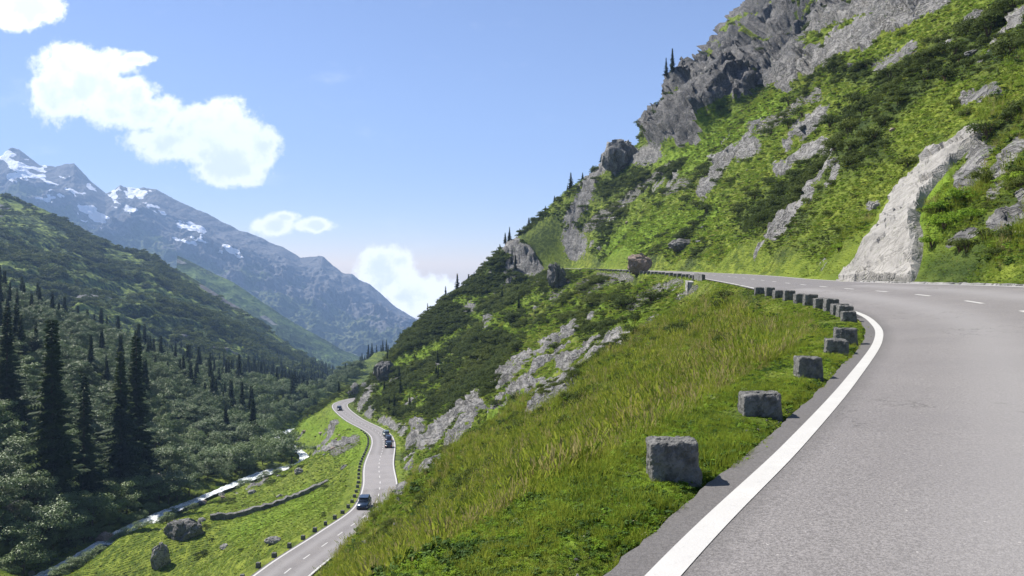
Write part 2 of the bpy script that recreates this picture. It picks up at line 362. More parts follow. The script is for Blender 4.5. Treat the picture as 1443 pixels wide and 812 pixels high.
SHRUB = [(520,560,600,480,34),(600,520,690,430,34),(600,470,720,370,22),(690,520,720,400,26),(720,395,735,345,16),(640,560,690,510,18),(560,590,640,560,10),(690,590,730,555,7),
         (1160,240,1230,210,26),(1060,310,1150,260,22),(1100,330,1130,310,16),(1190,180,1260,140,20),(1250,120,1440,60,26),(1330,90,1443,40,30),(1180,100,1230,110,12),
         (850,270,900,250,14),(850,320,870,300,10),(1030,140,1090,110,6),(960,120,1010,60,5),(930,190,950,175,8),(1330,230,1443,160,16),(1300,250,1330,235,8),(1420,270,1443,240,12),
         (830,430,880,430,10),(800,450,860,470,10),(650,690,740,640,9),(720,640,790,605,6),(770,400,790,370,10),(708,365,740,330,14),(750,335,800,300,10),(735,392,765,385,10),(755,345,800,315,24),(1100,360,1180,330,8)]
DRY = [(930,600,1060,450,45),(700,780,920,610,30),(1040,440,1180,470,18),(560,812,700,770,26),(960,420,1060,420,20),(980,260,1000,235,9),]
LUSH = [(1310,310,1345,270,30),(1320,380,1443,330,26),(340,750,440,700,16),(890,700,1010,620,14),(1080,580,1180,500,12),(740,740,880,720,24),(950,230,1100,150,22),(860,350,1000,300,18),(480,600,520,620,18),(430,600,500,640,16)]

GLADE = [(580,590,600,570,5),(640,470,680,455,5),(700,450,760,420,7),(600,500,640,470,6),(820,440,900,455,9),(690,590,760,540,7),(560,560,600,540,5),(556,516,620,486,9),(666,446,746,473,8),(600,540,640,500,5),(779,450,812,430,6),(640,430,690,420,6),(700,500,730,480,6),(590,560,620,545,5),(530,560,545,545,5)]
def build_terrain():
    th = np.concatenate([np.linspace(-78, -37, 70)[:-1], np.linspace(-37, 37, 980), np.linspace(37, 85, 90)[1:]])
    th = np.radians(th); r = np.exp(np.linspace(math.log(2.6), math.log(780), 980))
    T, Rr = np.meshgrid(th, r); X = (Rr*np.sin(T)).ravel(); Y = (Rr*np.cos(T)-6).ravel()
    Z, free = base(X, Y)
    yy = np.maximum(Y, .5); px = CX+F*X/yy; py = HY+F*(H-Z)/yy
    k = sm(0, 4, free); kk = sm(1, 12, free)
    w = fbm(X, Y, Z, 9, 4)*26
    wr = w*np.clip(40/np.maximum(Y, 1), .35, 3)
    front = Y > 1
    rock = np.maximum(seg(px, py, ROCKS, 7, wr), 0)
    cl = inpoly(px, py+w*.5, CLIFF)
    green_in = fbm(X, Y, Z*2.2, 26, 5)
    rock = np.maximum(rock, np.where(cl & (Y > 60), np.clip(.95-sm(.12, .3, green_in)*1.1, 0, 1), 0))
    n = fbm(X+90, Y, Z, 20, 5)
    rock = np.maximum(rock, np.where((X > 30) & (Y > 30), sm(.27, .4, n), 0)); rock = np.maximum(rock, np.where((X < 10) & (X > -70) & (Y > 130) & (py < 640), sm(.22, .36, n), 0))
    rock = np.where((X < -60) & (Y < 340), np.maximum(rock*.0, sm(.25, .4, n)), rock)
    scree = seg(px, py, SCREE, 5, wr*.5)
    shrub = seg(px, py, SHRUB, 14, wr); shrub = np.maximum(shrub, np.where((Y > 30), sm(.12, .38, fbm(X, Y+300, Z, 24, 4)), 0))
    xl, _, _ = at_y(LC, Y); xv, _, _ = at_y(RV, Y)
    bank = (X < xv-4) | (X < -150)
    shrub = np.where(bank, np.clip(.6+n*2, 0, 1), shrub); shrub = np.where((X > xv) & (X < xl) & (Y < 330), shrub*.35, shrub)
    gl = seg(px, py, GLADE, 6, wr*.6); shrub = np.where((X < 45) & (Y > 120), shrub*(1-gl), shrub)
    dry = seg(px, py, DRY, 22, wr); dry = np.clip(dry*.6*(.4+2*np.abs(fbm(X, Y, Z, 5, 3)))+np.clip(fbm(X, Y+60, Z, 14, 4)*.8, 0, .2), 0, .8)
    lush = np.maximum(seg(px, py, LUSH, 14, wr), gl*.8)
    for a in (rock, scree, shrub, dry, lush): a *= front
    gap = sm(-.22, .02, fbm(X+20, Y*1.3, Z, 11, 4)); rock = np.where((py > 440) & (X > -60) & (Y > 40), rock*np.clip(gap+.25*(px < 600), 0, 1), rock)
    rock *= sm(.2, 2.5, free); scree *= sm(.3, 1.5, free); scree *= 1-rock; shrub *= 1-.8*rock
    # relief
    Z1 = Z+k*(fbm(X, Y, 0*Z, 3.2, 4)*.35*sm(4, 25, Y)+fbm(X, Y, 0*Z, .7, 2)*.05)
    steep = kk*np.where(X > -60, 1, .9)
    Z1 += kk*fbm(X+11, Y+7, 0*Z, 30, 3)*3.2*sm(40, 130, Y)*(free > 0)
    Z1 += kk*fbm(X, Y, 0*Z, 8, 4)*1.1*sm(15, 80, Y)*np.where((X > xv) & (X < xl), .5, 1)
    A = np.stack([X, Y, Z1], -1).reshape(len(r), len(th), 3)
    du = np.gradient(A, axis=1); dv = np.gradient(A, axis=0); nn = np.cross(du, dv); nn /= np.linalg.norm(nn, axis=2)[..., None]+1e-9
    nn[nn[..., 2] < 0] *= -1; nn = nn.reshape(-1, 3)
    # bedding: ribs running up and to the right, blocky ledges
    rx, ry, rz = X*.8+Z*.5, Y*.45, Z*.75-X*.45
    ck = (sm(150, 260, Y)*(cl*1.)).reshape(len(r), -1)
    for _ in range(10): ck = (ck+np.roll(ck, 1, 0)+np.roll(ck, -1, 0)+np.roll(ck, 1, 1)+np.roll(ck, -1, 1))/5
    ck = ck.ravel(); big, fine, huge, butt = [np.zeros_like(X) for _ in range(4)]; q = np.nonzero(rock > .02)[0]
    wq = fbm(X[q], Y[q], Z[q], 6, 3)*2.5; a_, b_, c_ = rx[q]+wq, ry[q]*1.1+wq, rz[q]*1.7
    big[q] = facet(a_, b_, c_, 7.)*.9+ridged(a_, b_, c_, 16, 4)*.5; fine[q] = facet(a_*1.1, b_, c_, 2.4)+.45*facet(a_, b_+3, c_, 1.)
    q = np.nonzero(ck > .01)[0]; wq = fbm(X[q], Y[q], Z[q], 14, 3)*7
    huge[q] = facet((X[q]-Y[q]*.3)*1.+wq, Y[q]*.6+wq, Z[q]*.42+wq, 24.); butt[q] = ridged((X[q]-Y[q]*.25), Y[q]*.5, Z[q]*.28, 40, 4, .5)
    led = 0
    amp = rock*(.7+1.8*sm(40, 160, Y)+1.6*ck)
    D = amp*big*.8+rock*fine*(.35+.9*sm(30, 200, Y)+ck*.8)+ck*((butt-.1)*8+huge*13)+scree*fbm(X, Y, Z, .9, 3)*.35+shrub*(1-rock)*np.abs(fbm(X, Y, Z, 1.8, 3))*.9*sm(5, 40, Y)
    D += (1-rock)*kk*fbm(rx, ry, rz, 5, 3)*.6*sm(10, 90, Y)
    V = np.stack([X, Y, Z1], -1)+nn*(D*sm(.3, 5, free))[:, None]
    nr, nc = len(r), len(th); idx = np.arange(nr*nc).reshape(nr, nc)
    f = np.stack([idx[:-1, :-1], idx[:-1, 1:], idx[1:, 1:], idx[1:, :-1]], -1).reshape(-1, 4)
    me = mesh('hillside', V, f, M['ground'], True)
    for n_, a in (('rock', rock), ('scree', scree), ('dry', dry), ('lush', lush), ('shrub', shrub), ('cliff', ck)): attr(me, n_, a)
    tag(obj('ground', me), kind='structure')
    area = (np.repeat(r, nc)**2); sp = np.tile(np.gradient(th), nr); area = area*sp*np.log(r[1]/r[0])
    return dict(V=V, px=CX+F*V[:, 0]/np.maximum(V[:, 1], .5), py=HY+F*(H-V[:, 2])/np.maximum(V[:, 1], .5), free=free, rock=rock, scree=scree, shrub=shrub, dry=dry, lush=lush, area=area, N=nn, bank=bank, r=r, th=th)
TR = build_terrain()
def ground_z(x, y):                            # height of the finished terrain under a point (nearest vertex patch)
    rr = math.hypot(x, y+6); a = math.atan2(x, y+6); i = int(np.clip(np.searchsorted(TR['r'], rr), 1, len(TR['r'])-1)); j = int(np.clip(np.searchsorted(TR['th'], a), 1, len(TR['th'])-1))
    nc = len(TR['th']); best = None
    ids = [ii*nc+jj for ii in (i-1, i) for jj in (j-1, j)]
    V = TR['V'][ids]; w = 1/((V[:, 0]-x)**2+(V[:, 1]-y)**2+1e-4); return float((V[:, 2]*w).sum()/w.sum())

# ------------------------------------------------------------------ road surfaces
def strip(A, B, n, off=0., lane=None):        # sheet between two curves with n cells across
    k = min(len(A), len(B)); A = A[:k]; B = B[:k]; u = np.linspace(0, 1, n+1)
    V = A[:, None]*(1-u)[None, :, None]+B[:, None]*u[None, :, None]; V = V+np.array([0, 0, off])
    idx = np.arange(k*(n+1)).reshape(k, n+1); f = np.stack([idx[:-1, :-1], idx[:-1, 1:], idx[1:, 1:], idx[1:, :-1]], -1).reshape(-1, 4)
    return V.reshape(-1, 3), f, np.tile(u, k)
def lateral(A, B):
    d = B-A; return d/np.linalg.norm(d[:, :2], axis=1)[:, None]
def road(name, L, Rt, over, lw, shoulder=True):
    d = lateral(L, Rt); A = L-d*over; B = Rt+d*over*.6
    s = np.concatenate([[0], np.cumsum(np.linalg.norm(np.diff(L[:, :2], axis=0), axis=1))])
    wob = fbm(s, s*0, s*0+3, 1.3, 3)*.06+fbm(s, s*0, s*0+9, .3, 3)*.05
    A = A-d*wob[:, None]
    V, f, u = strip(A, B, 24); me = mesh('asphalt_surface', V, f, M['asphalt'], True)
    attr(me, 'lane', np.exp(-((u-.3)/.09)**2)+np.exp(-((u-.72)/.09)**2)); attr(me, 'edge', 1-sm(.045, .075, np.minimum(u, 1-u+.02)))
    o = tag(obj(name, me), kind='structure')
    for c, sg in ((L, 1), (Rt, -1)):
        V, f, _ = strip(c-d*lw/2, c+d*lw/2, 2, .005); obj('edge_line', mesh('edge_line', V, f, M['paint'], True), o)
    return o, d
def resample(A, B, step):
    s = np.concatenate([[0], np.cumsum(np.linalg.norm(np.diff(((A+B)/2)[:, :2], axis=0), axis=1))]); t = np.arange(0, s[-1], step)
    return np.stack([np.interp(t, s, A[:, i]) for i in range(3)], -1), np.stack([np.interp(t, s, B[:, i]) for i in range(3)], -1)
k_ = min(len(UL), len(UR)); U1, U2 = resample(UL[:k_], UR[:k_], .12)
upper, dU = road('road', U1, U2, .33, .19)
def dashes(parent, A, B, first, length, gap, w, end, frac=.5):
    mid = A*(1-frac)+B*frac; s = np.concatenate([[0], np.cumsum(np.linalg.norm(np.diff(mid[:, :2], axis=0), axis=1))]); d = lateral(A, B); a = first
    while a+length < min(end, s[-1]):
        t = np.linspace(a, a+length, 8); c = np.stack([np.interp(t, s, mid[:, i]) for i in range(3)], -1); n = np.stack([np.interp(t, s, d[:, i]) for i in range(3)], -1)
        V, f, _ = strip(c-n*w/2, c+n*w/2, 1, .006); obj('centre_dash', mesh('centre_dash', V, f, M['paint']), parent); a += length+gap
dashes(upper, U1, U2, 3.2, 1.9, 4.1, .15, 230)
dl = np.gradient(LC[:, :2], axis=0); nl = np.stack([dl[:, 1], -dl[:, 0], 0*dl[:, 0]], -1); nl /= np.linalg.norm(nl, axis=1)[:, None]
L1, L2 = resample(LC-nl*2.85, LC+nl*2.85, .5)
lower, dL = road('lower_road', L1, L2, .35, .24)
dashes(lower, L1, L2, 1, 2., 3.6, .15, 330)
# a paler resurfaced patch on each road is only asphalt of another age
def patch(parent, A, B, i0, i1, name='asphalt_patch'):
    V, f, u = strip(A[i0:i1]+(B-A)[i0:i1]*.03, A[i0:i1]+(B-A)[i0:i1]*.97, 4, .0035); me = mesh(name, V, f, patchm, True); attr(me, 'lane', u*0+.4); attr(me, 'edge', u*0); obj(name, me, parent)
patchm = M['asphalt'].copy(); patchm.name = 'newer_asphalt'
for n_ in patchm.node_tree.nodes:
    if n_.type == 'MIX' and not n_.inputs[6].is_linked:
        for j in (6, 7):
            if not n_.inputs[j].is_linked: c = n_.inputs[j].default_value; n_.inputs[j].default_value = (c[0]*1.22, c[1]*1.22, c[2]*1.24, 1)
iy = lambda A, y: int(np.searchsorted(A[:, 1], y))
patch(lower, L1, L2, iy(L1, 133), iy(L1, 176))

old = M['asphalt'].copy(); old.name = 'older_asphalt'
for n_ in old.node_tree.nodes:
    if n_.type == 'MIX':
        for j in (6, 7):
            if not n_.inputs[j].is_linked: c = n_.inputs[j].default_value; n_.inputs[j].default_value = (c[0]*.84, c[1]*.84, c[2]*.85, 1)
patchm = old; patch(upper, U1, U2, iy(U1, 53), iy(U1, 130))

# river
dr = np.gradient(RV[:, :2], axis=0); nr_ = np.stack([dr[:, 1], -dr[:, 0], 0*dr[:, 0]], -1); nr_ /= np.linalg.norm(nr_, axis=1)[:, None]
hw = (2.0+.6*np.sin(RV[:, 1]*.11))[:, None]
V, f, u = strip(RV-nr_*hw, RV+nr_*hw, 14); V[:, 2] += fbm(V[:, 0], V[:, 1], V[:, 2], 1.6, 3)*.35
tag(obj('river', mesh('river', V, f, M['river'], True)), kind='structure')

# ------------------------------------------------------------------ rocks
def rockmesh(name, dims, seed, mat, rough=.22, sub=4, cut=.7, flat=False):
    import bmesh
    bm = bmesh.new(); bmesh.ops.create_icosphere(bm, subdivisions=sub, radius=1)
    v = np.array([q.co[:] for q in bm.verts]); f = np.array([[q.index for q in p.verts] for p in bm.faces]); bm.free()
    rg = np.random.default_rng(seed)
    for _ in range(14):                        # planar fractures
        n = rg.normal(size=3); n /= np.linalg.norm(n); d = cut+rg.random()*.22; t = v@n; v -= np.maximum(t-d, 0)[:, None]*n*.92
    o = seed*7.7
    v *= (1+rough*ridged(v[:, 0]+o, v[:, 1], v[:, 2], 1.1, 4)[:, None]*.5+.06*fbm(v[:, 0]+o, v[:, 1], v[:, 2], .25, 3)[:, None])
    n_ = v/np.linalg.norm(v, axis=1)[:, None]; v = v+n_*(facet(v[:, 0]*1.2+o, v[:, 1]*1.2, v[:, 2]*.8, .55)*rough*.8)[:, None]
    v *= np.array(dims)/2; return mesh(name, v, f, mat, False)
def rockthing(kind, label, px, py, d, dims, seed, mat, rz=0, tilt=0, group=None, sink=.3, rough=.22, cut=.7, sub=5):
    x, y, _ = P(px, py, d); z = ground_z(x, y)
    o = obj(kind, rockmesh(kind, dims, seed, mat, rough, sub, cut)); o.location = (x, y, z+dims[2]*(.5-sink)); o.rotation_euler = (0, tilt, rz)
    return tag(o, label, 'rock', group)
def find(px, py, dmin=5):                      # terrain vertex seen at a photo position, nearest to the camera
    V = TR['V']; m = (np.abs(TR['px']-px) < 4) & (np.abs(TR['py']-py) < 4) & (V[:, 1] > dmin); i = np.nonzero(m)[0]
    if not len(i):
        m = (V[:, 1] > dmin); i = np.nonzero(m)[0]; j = i[np.argmin((TR['px'][i]-px)**2+(TR['py'][i]-py)**2)]; return V[j]
    return V[i[np.argmin(V[i, 1])]]
def rock_at(kind, label, px, py, dims_px, seed, mat, sink=.25, **k):
    v = find(px, py); s = v[1]/F; dims = (dims_px[0]*s, dims_px[1]*s, dims_px[2]*s)
    o = obj(kind, rockmesh(kind, dims, seed, mat, k.get('rough', .22), k.get('sub', 5), k.get('cut', .7))); o.location = (v[0], v[1], v[2]+dims[2]*(.5-sink))
    o.rotation_euler = (0, k.get('tilt', 0), k.get('rz', 0)); return tag(o, label, 'rock', k.get('group'))
rock_at('rock_pillar', 'dark upright rock pillar standing below the far end of the upper road', 781, 404, (24, 22, 42), 3, M['dark'], .12, rough=.3, cut=.6)
rock_at('boulder', 'rusty brown split rock face right above the far stretch of upper road', 897, 381, (36, 24, 30), 5, M['brown'], .15)
rock_at('boulder', 'dark flat overhanging boulder in the grass above the upper road', 958, 348, (36, 26, 18), 6, M['dark'], .2)
rock_at('rock_knob', 'big dark rock knob standing on the skyline of the right ridge', 868, 236, (44, 40, 50), 8, M['rock'], .18, rough=.35)
rock_at('boulder', 'dark boulder on the skyline spur above the bend of the lower road', 538, 530, (28, 26, 34), 9, M['dark'], .3)
rock_at('boulder', 'big dark boulder in the meadow between river and lower road', 262, 752, (52, 34, 34), 10, M['dark'], .35)
rock_at('boulder', 'pointed grey boulder in the meadow nearest the bottom edge', 226, 792, (24, 20, 42), 12, M['rock'], .35)
rock_at('boulder', 'reddish boulder on the river bank at the narrowest water', 155, 762, (30, 20, 22), 13, M['brown'], .3)
rock_at('boulder', 'pale low boulder beside the lower road stones', 386, 760, (22, 16, 10), 14, M['rock'], .3)
rock_at('boulder', 'small grey boulder lying in the meadow shade by the terrace wall', 420, 662, (14, 12, 9), 15, M['pale'], .3)
rock_at('boulder', 'white rock chunk in the grass left of the pale slab', 1231, 291, (14, 10, 10), 16, M['pale'], .3)

SLABP = [(1172, 405), (1198, 362), (1248, 284), (1312, 205), (1380, 170), (1404, 168), (1352, 236), (1308, 288), (1298, 405)]
# long pale slab leaning on the hillside by the road
def slab():
    poly = [(1180, 399), (1205, 368), (1232, 325), (1262, 280), (1300, 232), (1318, 208), (1345, 198), (1378, 180), (1398, 176), (1378, 202), (1348, 230), (1324, 256), (1304, 283), (1296, 310), (1304, 335), (1300, 372), (1290, 399)]
    V = TR['V']; m = inpoly(TR['px'], TR['py'], poly) & (V[:, 1] > 20) & (V[:, 1] < 180); nc = len(TR['th']); idx = np.nonzero(m)[0]
    if len(idx) == 0: return
    i, j = idx//nc, idx % nc; i0, i1, j0, j1 = i.min(), i.max()+1, j.min(), j.max()+1
    ii, jj = np.meshgrid(np.arange(i0, i1), np.arange(j0, j1), indexing='ij'); fl = (ii*nc+jj).ravel(); q = V[fl]; mm = m[fl].reshape(ii.shape).astype(float)
    e = mm.copy()
    for _ in range(7): e = (e+np.roll(e, 1, 0)+np.roll(e, -1, 0)+np.roll(e, 1, 1)+np.roll(e, -1, 1))/5
    e = e.ravel(); th = np.where(mm.ravel() > 0, 0, 0)+sm(.45, .85, e)*1.2-.45
    th = th*.9+sm(.3, .8, e)*(facet(q[:, 0]*.8+q[:, 2]*.5, q[:, 1]*.4, q[:, 2]*.8-q[:, 0]*.5, 3.)*.45+facet(q[:, 0]*.8+q[:, 2]*.5, q[:, 1]*.6, q[:, 2]*.8-q[:, 0]*.5, .9)*.16+fbm(q[:, 0], q[:, 1], q[:, 2], 1.2, 4)*.15)
    v = q+TR['N'][fl]*th[:, None]; ni, nj = ii.shape; id2 = np.arange(ni*nj).reshape(ni, nj)
    f = np.stack([id2[:-1, :-1], id2[:-1, 1:], id2[1:, 1:], id2[1:, :-1]], -1).reshape(-1, 4)
    f = f[(e[f] > .12).all(1)]; use = np.unique(f); re = np.zeros(len(v), int); re[use] = np.arange(len(use))
    v = v[use]; f = re[f]; nb = len(v)
    back = v-TR['N'][fl][use]*1.2; edge = {}
    o = obj('rock_slab', mesh('rock_slab', np.vstack([v, back]), np.vstack([f, f[:, ::-1]+nb]), M['pale'], False))
    tag(o, 'long pale bare rock slab rising from the road edge up the right hillside', 'rock')
slab()

# ------------------------------------------------------------------ marker stones
def stone_me(seed, w=.42, dpt=.40, h=.62):
    rg = np.random.default_rng(seed); n = 25; g = np.linspace(-1, 1, n); vs = []; fs = []
    def face(ax, sg):
        a, b = np.meshgrid(g, g, indexing='ij'); c = np.full_like(a, sg); q = [None]*3; o = [k for k in range(3) if k != ax]; q[ax] = c; q[o[0]] = a; q[o[1]] = b
        base_ = sum(len(v) for v in vs); vs.append(np.stack(q, -1).reshape(-1, 3)); idx = np.arange(n*n).reshape(n, n)+base_
        ff = np.stack([idx[:-1, :-1], idx[1:, :-1], idx[1:, 1:], idx[:-1, 1:]], -1).reshape(-1, 4)
        if (sg > 0) == (ax == 1): ff = ff[:, ::-1]
        fs.append(ff)
    for ax in range(3):
        for sg in (-1, 1): face(ax, sg)
    v = np.vstack(vs); f = np.vstack(fs)
    l = (np.abs(v)**18).sum(1)**(1/18); v = v/l[:, None]
    t = (v[:, 2]+1)/2; tap = 1.04-.07*t; v[:, 0] *= tap; v[:, 1] *= tap
    o = seed*3.1; k = v.copy()
    for a in range(3): v[:, a] += .07*fbm(k[:, 0]+o, k[:, 1]+a*9, k[:, 2], .55, 4)+.05*fbm(k[:, 0]+o, k[:, 1]+a*9, k[:, 2], 2, 2)
    nn = v/np.linalg.norm(v, axis=1)[:, None]; v = v+nn*(facet(v[:, 0]+o, v[:, 1], v[:, 2], .8)*.07+facet(v[:, 0]+o, v[:, 1]+4, v[:, 2], .3)*.035)[:, None]
    v *= np.array([w, dpt, h])/2; v[:, 2] += h/2-.2
    return mesh('stone', v, f, M['stone'], False)
SM = [stone_me(i, .41+.04*math.sin(i*2.1), .36, .51+.03*math.cos(i*3)) for i in range(6)]
NEAR = [(949, 681, 38), (1072, 585, 31), (1139, 534, 25), (1178, 496, 20), (1191, 474, 17), (1196, 460, 15), (1190, 447, 13), (1184, 440, 12), (1171, 437, 11), (1157, 434, 10), (1142, 432, 9), (1127, 430, 8.5), (1112, 427, 7.5), (1098, 426, 7), (1085, 424, 6.5), (1070, 422, 6.5)]
ordn = ['nearest', 'second nearest', 'third nearest', 'fourth nearest', 'fifth nearest', 'sixth nearest', 'seventh nearest', 'eighth nearest', 'ninth nearest', 'tenth nearest', 'eleventh nearest', 'twelfth nearest', 'thirteenth nearest', 'fourteenth nearest', 'fifteenth nearest', 'sixteenth nearest']
NEARPOS = []
for i, (px, py, hw_) in enumerate(NEAR):
    d = F*.415/(hw_*2*.95) if i < 3 else None
    # slide the stone along its sight line until it stands 1.35 m left of the paint line
    best = None
    d0_ = 1998/(py-HY)
    for dd in np.arange(d0_*.85, d0_*1.3, .02):
        x = (px-CX)/F*dd; xl, zl, c = at_y(UL, dd); t = (float(xl)-x)*float(c)
        e = abs(t-(.66+.5*max(0, i-6)/9))
        if best is None or e < best[0]: best = (e, x, dd)
    _, x, y = best; z = ground_z(x, y)
    o = obj('marker_stone', SM[i % 6]); q_ = 1+.3*min(1, max(0, i-2)/6); o.scale = (q_,)*3; o.location = (x, y, z-.02+.07*(i > 6)); xl0, _, _ = at_y(UL, y-1); xl1, _, _ = at_y(UL, y+1)
    o.rotation_euler = (random.uniform(-.05, .05), random.uniform(-.06, .06), [-.05, -.12, -.08][i] if i < 3 else -math.atan2(float(xl1-xl0), 2)*.6+random.uniform(-.06, .06))
    NEARPOS.append((x, y))
    extra = ', chipped pale top' if i == 0 else ''
    tag(o, f'hewn granite marker stone, {ordn[i]} to the viewer in the verge row'+extra, 'marker stone', 'hewn marker stones along the near verge')
FAR_ST = []
y = 98.0
while y < 260:
    xl, zl, c = at_y(UL, y); x = float(xl)-1.1; FAR_ST.append((x, y)); y += 4.4
for i, (x, y) in enumerate(FAR_ST):
    xl, zl, c = at_y(UL, y); o = obj('marker_stone', SM[i % 6]); o.location = (x, y, float(zl)-.02); o.scale = (1.5, 1.5, 1.25); o.rotation_euler = (0, 0, random.uniform(-.1, .1))
    tag(o, 'small dark marker stone in the distant row along the upper road', 'marker stone', 'marker stones in the distant row of the upper road')
s = np.concatenate([[0], np.cumsum(np.linalg.norm(np.diff(L1[:, :2], axis=0), axis=1))])
i0 = iy(L1, 60); t = s[i0]
n_low = 0
while t < s[iy(L1, 235)]:
    c = np.array([np.interp(t, s, L1[:, i]) for i in range(3)]); d = np.array([np.interp(t, s, dL[:, i]) for i in range(3)]); q = c-d*.95
    o = obj('marker_stone', SM[n_low % 6]); o.location = (q[0], q[1], q[2]+.0); o.scale = (1.15,)*3; o.rotation_euler = (0, 0, random.uniform(-.15, .15)); n_low += 1
    tag(o, 'dark marker stone along the outer edge of the lower valley road', 'marker stone', 'marker stones along the lower road'); t += 4.2

# low wall and masonry at the far bend
def wall(name, pts, w, h, mat, label, cat, step=.5, z0=-.5, jag=.08):
    pts = np.array(pts, float); s = np.concatenate([[0], np.cumsum(np.linalg.norm(np.diff(pts, axis=0), axis=1))]); t = np.arange(0, s[-1], step)
    c = np.stack([np.interp(t, s, pts[:, i]) for i in range(3)], -1); d = np.gradient(c[:, :2], axis=0); n = np.stack([d[:, 1], -d[:, 0], 0*d[:, 0]], -1); n /= np.linalg.norm(n, axis=1)[:, None]
    hh = h+jag*fbm(t, t*0, t*0, 1.2, 3)*3; rows = [c-n*w/2+[0, 0, z0], c-n*w*.45+np.stack([t*0, t*0, hh*.5], -1), c-n*w*.42+np.stack([t*0, t*0, hh], -1), c+n*w*.42+np.stack([t*0, t*0, hh], -1), c+n*w*.45+np.stack([t*0, t*0, hh*.5], -1), c+n*w/2+[0, 0, z0]]
    k = len(t); V = np.stack(rows, 1); V = V+(np.stack([fbm(V[..., 0], V[..., 1], V[..., 2]+i*7, .6, 2) for i in range(3)], -1)*jag); idx = np.arange(k*6).reshape(k, 6)
    f = [tuple(int(q) for q in r_) for r_ in np.stack([idx[:-1, :-1], idx[:-1, 1:], idx[1:, 1:], idx[1:, :-1]], -1).reshape(-1, 4)]+[tuple(int(q) for q in idx[0][::-1]), tuple(int(q) for q in idx[-1])]
    return tag(obj(name, mesh(name, V.reshape(-1, 3), f, mat)), label, cat)
pw = []
for y in np.arange(88, 99, 1.):
    xl, zl, c = at_y(UL, y); pw.append((float(xl)-1.0, y, float(zl)))
wall('parapet_wall', pw, .4, .62, M['dark'], 'dark low curved parapet wall at the bend of the upper road', 'wall')
pm = [(p[0]-.9, p[1], p[2]-2.6) for p in pw[-5:]]
wall('retaining_wall', pm, .8, 2.3, M['mason'], 'pale masonry retaining wall under the bend of the upper road', 'wall')
pt = []
for (px, py, d) in ((296, 733, 166), (330, 722, 168), (372, 711, 171), (400, 704, 173), (430, 695, 175), (462, 687, 178)):
    x, y, _ = P(px, py, d); pt.append((x, y, ground_z(x, y)))
wall('terrace_wall', pt, 1.4, 1.1, M['dark'], 'low dark ruined terrace wall crossing the green meadow', 'wall', .8, -1, .25)
# pale kerb stones on the hill side of the upper road
kb = []
for y in np.arange(26, 66, .5):
    xr, zr, c = at_y(UR, y); kb.append((float(xr)+.42, y, float(zr)-.02))
wall('kerb', kb, .16, .13, M['mason'], 'pale low stone kerb at the foot of the right hillside', 'kerb', .25, -.2, .02)

# ------------------------------------------------------------------ plants: meshes
def leaf_cloud(cent, rad, n, size, rg, up=.35, shell=.75, flat=1.):
    """n small leaf faces spread over clumps; faces lean outwards so the clump reads as a volume"""
    k = rg.integers(0, len(cent), n); d = rg.normal(size=(n, 3)); d /= np.linalg.norm(d, axis=1)[:, None]
    d[:, 2] = np.abs(d[:, 2])*.75+d[:, 2]*.25
    rr = shell+(1-shell)*rg.random(n); rr = np.where(rg.random(n) < .15, rr*rg.random(n), rr)
    c = cent[k]+d*(rad[k]*rr)[:, None]*np.array([1, 1, flat])
    nrm = d+rg.normal(size=(n, 3))*.55+np.array([0, 0, up]); nrm /= np.linalg.norm(nrm, axis=1)[:, None]
    a = np.cross(nrm, rg.normal(size=(n, 3))); a /= np.linalg.norm(a, axis=1)[:, None]; b = np.cross(nrm, a)
    s = (size*(.6+.8*rg.random(n)))[:, None]
    V = np.stack([c-a*s, c-b*s*.55, c+a*s, c+b*s*.55], 1).reshape(-1, 3); f = np.arange(n*4).reshape(n, 4); return V, f
def shrub_me(seed, mat, n=900, leaf=.09, clumps=12, flat=.7, spread=.65):
    rg = np.random.default_rng(seed); a = rg.random(clumps)*6.28; q = np.sqrt(rg.random(clumps))*spread
    cent = np.stack([np.cos(a)*q, np.sin(a)*q, .25+.5*rg.random(clumps)*(1-q)], -1); rad = .22+.22*rg.random(clumps)
    V, f = leaf_cloud(cent, rad, n, leaf, rg, .3, .8, flat); return mesh('foliage', V, f, mat)
def stems_me(seed, hgt=.6, n=5, mat=None):
    m = MB(); rg = random.Random(seed)
    for i in range(n):
        a = rg.random()*6.28; q = .35*rg.random()+.1; m.tube([(0, 0, -.25), (math.cos(a)*q*.4, math.sin(a)*q*.4, hgt*.45), (math.cos(a)*q, math.sin(a)*q, hgt)], [.035, .025, .01], 5)
    return m.mesh('stem', M['bark'])
def alder_me(seed):                            # crown of a round leafy tree, unit = 1 m tall-ish
    rg = np.random.default_rng(seed); n = 20; a = rg.random(n)*6.28; q = np.sqrt(rg.random(n))*.42; h = .35+.5*rg.random(n)
    q *= np.sqrt(np.clip(1.25-h, .1, 1)); cent = np.stack([np.cos(a)*q, np.sin(a)*q, h], -1); rad = .10+.12*rg.random(n)
    V, f = leaf_cloud(cent, rad, 4200, .0185, rg, .3, .86, .85); return mesh('crown', V, f, M['alder'])
def trunk_me(seed, hgt=.75):
    m = MB(); rg = random.Random(seed); m.tube([(0, 0, -.12), (.01, .01, .2), (rg.uniform(-.04, .04), rg.uniform(-.04, .04), hgt)], [.022, .017, .005], 7)
    for i in range(5):
        a = i*1.3+rg.random(); h = .2+.08*i; m.tube([(0, 0, h), (math.cos(a)*.12, math.sin(a)*.12, h+.12), (math.cos(a)*.25, math.sin(a)*.25, h+.28)], [.011, .008, .003], 5)
    return m.mesh('trunk', M['bark'])
